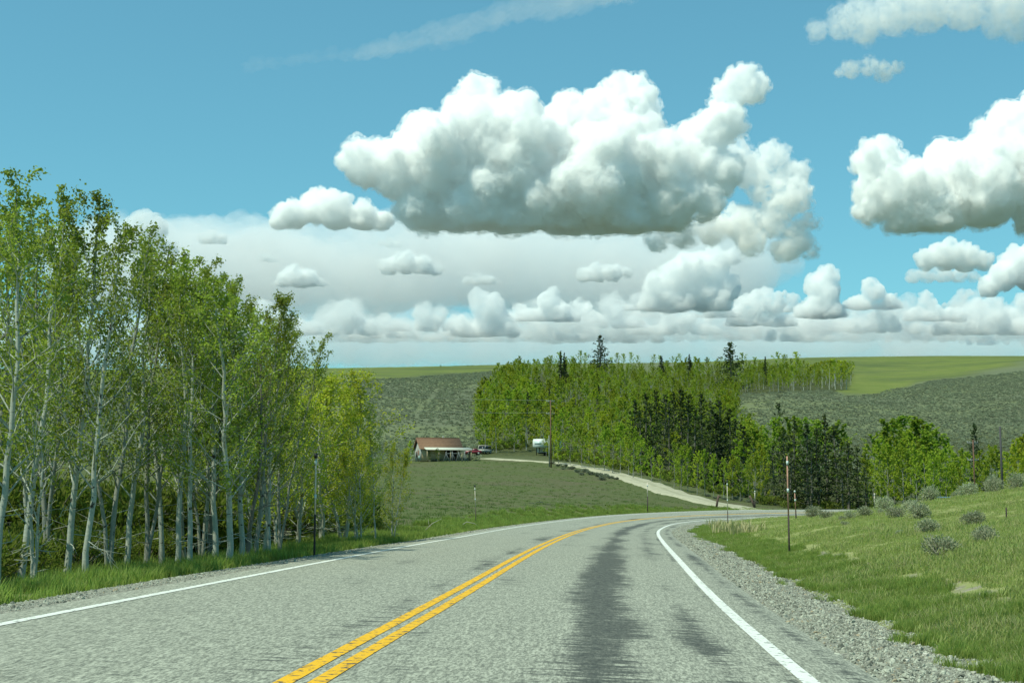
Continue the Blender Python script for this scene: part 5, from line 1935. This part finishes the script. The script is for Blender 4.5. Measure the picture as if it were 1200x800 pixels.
for (u, v, vt, lb) in ((503, 541, 527, 'left one of two small dark green trees before the cabin porch'), (513, 541.5, 525, 'right one of two small dark green trees before the cabin porch')):
    x, y, z = near_house(u, v, -1.5)
    FAR[1].put((x, y, z), 1.0, (v - vt) * y / F, lb, 'small trees before the cabin', (.55, .6, .9, 1), 1.25)
x, y, z = near_house(479.5, 543)
FAR[2].put((x, y, z), 1.0, 4.2, 'yellow-green young tree at the left end of the cabin', None, A2, 1.2)
x, y, z = near_house(495, 540.5, -1)
tk = empty('storage_tank', (x, y, z))
tag(tk, 'pale turquoise tank on legs beside the left end of the cabin', 'tank')
m_turq = simple('turquoise_paint', (0.30, 0.45, 0.42), .6)
MB().tube([(-.75, 0, .75), (-.68, 0, .75), (.68, 0, .75), (.75, 0, .75)], [.2, .38, .38, .2], 12).build('drum', m_turq, tk, True)
for x_ in (-.45, .45):
    MB().box(x_ - .05, x_ + .05, -.25, .25, 0, .42).build('leg', m_trim, tk)
x, y, z = near_house(535, 541, -1.5)
lp = empty('pole_stack', (x, y, z))
tag(lp, 'grey poles leaned together like tents in front of the cabin porch', 'pole stack')
m_gpole = simple('grey_wood', (0.17, 0.19, 0.19), .9)
for i in range(12):
    cx_ = -1.9 + .9 * (i // 3) * 1.25
    a_ = (i % 3 - 1) * .55
    MB().tube([(cx_ + a_ + .1, -.3 + .3 * (i % 2), 0), (cx_ - a_ * .15, 0, 1.9 - .1 * (i % 4))], [.06, .045], 6).build('pole', m_gpole, lp)
MB().tube([(-1.9, 0, 1.5), (1.6, 0, 1.5)], [.05, .05], 6).build('rail', m_gpole, lp)


# ------------------------------------------------------------------ vehicles
def car(name, loc, rz, mat, label, cat, L=4.4, Wd=1.75, H=1.45, van=False):
    r = empty(name, loc, rz)
    tag(r, label, cat)
    h = Wd / 2
    b = .32
    prof = [(-L / 2, b), (-L / 2, .75), (-L / 2 + .12, .85), (-L / 2 + 1.0, .92), (L / 2 - .35, .92), (L / 2 - .05, .8), (L / 2, .5), (L / 2 - .05, b)]
    mb = MB()
    mb.prism(prof, -h, h)
    body = mb.build('body', mat, r)
    if van:
        cab = [(-L / 2 + .35, .9), (-L / 2 + .75, H), (L / 2 - .15, H), (L / 2 - .06, .9)]
    else:
        cab = [(-L / 2 + 1.0, .9), (-L / 2 + 1.75, H), (L / 2 - 1.15, H), (L / 2 - .5, .9)]
    MB().prism(cab, -h * .88, h * .88).build('cabin', mat, r)
    gl = [(cab[0][0] + .22, .96), (cab[1][0] + .12, H - .1), (cab[2][0] - .12, H - .1), (cab[3][0] - .22, .96)]
    for s_ in (-1, 1):
        MB().prism(gl, s_ * h * .88 - .012, s_ * h * .88 + .012).build('side_window', m_glass, r)
    for (a0, a1, nm) in ((0, 1, 'windscreen'), (3, 2, 'rear_window')):
        p0 = np.array(cab[a0])
        p1_ = np.array(cab[a1])
        sg = -1 if a0 == 0 else 1
        q0, q1 = p0 * .85 + p1_ * .15, p0 * .12 + p1_ * .88
        e = .02 * sg
        MB().add([(q0[0] + e, -h * .75, q0[1]), (q0[0] + e, h * .75, q0[1]), (q1[0] + e, h * .7, q1[1]), (q1[0] + e, -h * .7, q1[1]),
                  (q0[0] - e, -h * .75, q0[1]), (q0[0] - e, h * .75, q0[1]), (q1[0] - e, h * .7, q1[1]), (q1[0] - e, -h * .7, q1[1])],
                 [(0, 1, 2, 3), (4, 5, 6, 7), (0, 1, 5, 4), (1, 2, 6, 5), (2, 3, 7, 6), (3, 0, 4, 7)]).build(nm, m_glass, r)
    for x_ in (-L * .31, L * .30):
        for s_ in (-1, 1):
            w_ = MB().tube([(x_, s_ * (h - .2), .33), (x_, s_ * (h + .01), .33)], [.33, .33], 14).build('wheel', m_black, r)
            MB().tube([(x_, s_ * (h - .1), .33), (x_, s_ * (h + .03), .33)], [.19, .19], 10).build('hub', m_ins, w_)
    for s_ in (-1, 1):
        MB().box(-L / 2 - .02, -L / 2 + .05, s_ * h * .72 - .16, s_ * h * .72 + .16, .58, .72).build('headlight', m_refl, r)
    return r


m_red = simple('dark_red_paint', (0.16, 0.014, 0.022), .35)
m_whitecar = simple('pale_paint', (0.36, 0.35, 0.30), .45)
m_blue = simple('blue_paint', (0.07, 0.16, 0.26), .3)
x, y = hill_xy(553, 533.5)
car('parked_car', (x + .3, y - 1.5, gz(x + .3, y - 1.5) + .1), math.radians(14), m_red, 'dark red car parked in the grass right of the cabin', 'car', 3.3, 1.7, 1.3)
x, y = hill_xy(562, 533)
car('parked_van', (x + .9, y + 5, gz(x + .9, y + 5)), math.radians(70), m_whitecar, 'pale van parked right behind the dark red car', 'van', 4.2, 1.8, 1.75, True)
p = road_pt(160.5, -1.8)
k_ = int((160.5 + 40) / .5)
u_, v_ = project(p[0], p[1], p[2] + 1.45)
print('road car', u_, v_)
# choose the spot on the highway seen at column 1110
best = min(np.arange(150, 190, .5), key=lambda s_: abs(project(*road_pt(s_, -1.8)[:3])[0] - 1108))
p = road_pt(best, -1.8)
th = float(np.interp(best, RS, RT))
car('moving_car', (p[0], p[1], p[2] + .02), PI / 2 - th, m_blue, 'blue car on the highway, only its roof showing over the grassy ridge', 'car', 4.4, 1.8, 1.62)

# white fifth-wheel trailer among the aspens
x, y = hill_xy(637, 533.5)
TR = empty('camper_trailer', (x + .2, y, gz(x, y)), math.radians(62))
tag(TR, 'white camper trailer with raised nose, half hidden by aspens behind the pole', 'camper trailer')
m_white = simple('white_siding', (0.66, 0.70, 0.66), .5, .05, 2)
body = [(-2.2, .55), (5.0, .55), (5.0, 3.2), (-2.2, 3.2)]
# local -x is the front: nose overhangs above the hitch
prof = [(-1.2, .60), (5.6, .60), (5.6, 3.35), (-2.7, 3.35), (-3.0, 3.0), (-3.0, 1.75), (-2.8, 1.6), (-1.3, 1.55)]
SH = MB().prism(prof, -1.22, 1.22).build('shell', m_white, TR)
MB().box(-1.0, 5.4, -1.245, -1.2, 1.42, 1.58).build('stripe', m_greypole, TR)
for x0 in (-.4, 1.6, 3.6):
    f_ = MB().box(x0, x0 + 1.0, -1.27, -1.2, 1.9, 2.6).build('window', m_greypole, TR)
    MB().box(x0 + .08, x0 + .92, -1.29, -1.24, 1.98, 2.52).build('pane', m_glass, f_)
MB().box(-3.03, -2.95, -.8, .8, 2.2, 2.85).build('nose_cap', m_refl, TR)
MB().box(.4, 2.0, -.5, .5, 3.35, 3.55).build('roof_unit', m_white, TR)
MB().box(-1.0, 5.4, -1.0, 1.0, .35, .62).build('chassis', m_black, TR)
MB().tube([(-2.3, 0, .75), (-2.3, 0, 1.6)], [.09, .09], 8).build('hitch_pin', m_black, TR)
for s_ in (-1, 1):
    MB().box(-2.0, -1.85, s_ * .9 - .06, s_ * .9 + .06, 0, 1.6).build('leg', m_black, TR)
    for x0 in (2.3, 3.2):
        MB().tube([(x0, s_ * 1.0, .36), (x0, s_ * 1.23, .36)], [.36, .36], 14).build('wheel', m_black, TR)
# aspens that half hide it
for (u, vb, vt, D) in ((640, 541, 508, y - 6), (648, 542, 505, y - 8), (655, 543, 512, y - 7), (645, 540, 515, y - 2)):
    put_px(FAR[3], u, vb, vt, 'bright green aspen standing in front of the white camper trailer', 'aspens before the trailer', color=A1, fat=1.15, D=D)

# ------------------------------------------------------------------ dead sticks and single pale stones by the road
m_dead = simple('dead_branch', (0.36, 0.35, 0.29), .9)
D = at_near(495, 624)
p = pix(495, 624, D)
z = gz(p[0], p[1])
o = MB().tube([(0, 0, 0), (.45, 0, .42), (.85, 0, .62)], [.022, .016, .006], 5).tube([(.3, 0, .28), (.25, .1, .6)], [.012, .004], 5).build('dead_branch', m_dead)
o.location = (p[0], p[1], z)
tag(o, 'bare pale branch sticking up from the grass at the left road edge', 'branch')
D = at_near(540, 617.5)
p = pix(540, 617.5, D)
o = MB().tube([(-.1, 0, 0), (.3, 0, .28), (.7, 0, .20), (.95, 0, .02)], [.02, .018, .014, .006], 5).build('dead_branch', m_dead)
o.location = (p[0], p[1], gz(p[0], p[1]))
tag(o, 'arched pale branch lying just left of the meadow snow pole', 'branch')
for i, (u, v, wpx, lb) in enumerate(((1069, 757, 8, 'pale flat stone in the gravel, upper one of the two big pale stones'), (1085, 774, 9, 'buff rounded stone in the gravel, largest in view'), (1063, 789, 8, 'white stone near the asphalt edge at the bottom'), (1141, 794, 7, 'small white stone in the gravel at the bottom right'), (1010, 754, 7, 'pale stone close to the asphalt edge'))):
    D = at_near(u, v)
    p = pix(u, v, D)
    o = stone_mesh('stone', simple('pale_stone', (0.50, 0.48, 0.41), .9, .15, 12), 80 + i)
    C.objects.link(o)
    off, s_, zz, ee = road_near([p[0]], [p[1]])
    zs = zz[0] + off[0] * ee[0] + float(np.interp(off[0], SHO, SHZ))
    o.location = (p[0], p[1], max(zs, gz(p[0], p[1])) + .01)
    k_ = wpx * D / F * .55
    o.scale = (k_, k_, k_)
    tag(o, lb, 'stone', 'pale stones on the right shoulder')
# things that still share a label are told apart by their order from the left
bpy.context.view_layer.update()
ORD = 'first second third fourth fifth sixth seventh eighth ninth tenth eleventh twelfth thirteenth fourteenth fifteenth sixteenth'.split()
same = {}
for o in S.objects:
    if o.parent is None and 'label' in o.keys():
        same.setdefault(o['label'], []).append(o)
for lb, os_ in same.items():
    if 2 <= len(os_) <= len(ORD) and len(lb.replace('-', ' ').split()) <= 13:
        os_.sort(key=lambda o: project(o.location.x, o.location.y, o.location.z)[0])
        for i, o in enumerate(os_):
            o['label'] = '%s, %s from left' % (lb, ORD[i])
print('done', time.time() - T0)
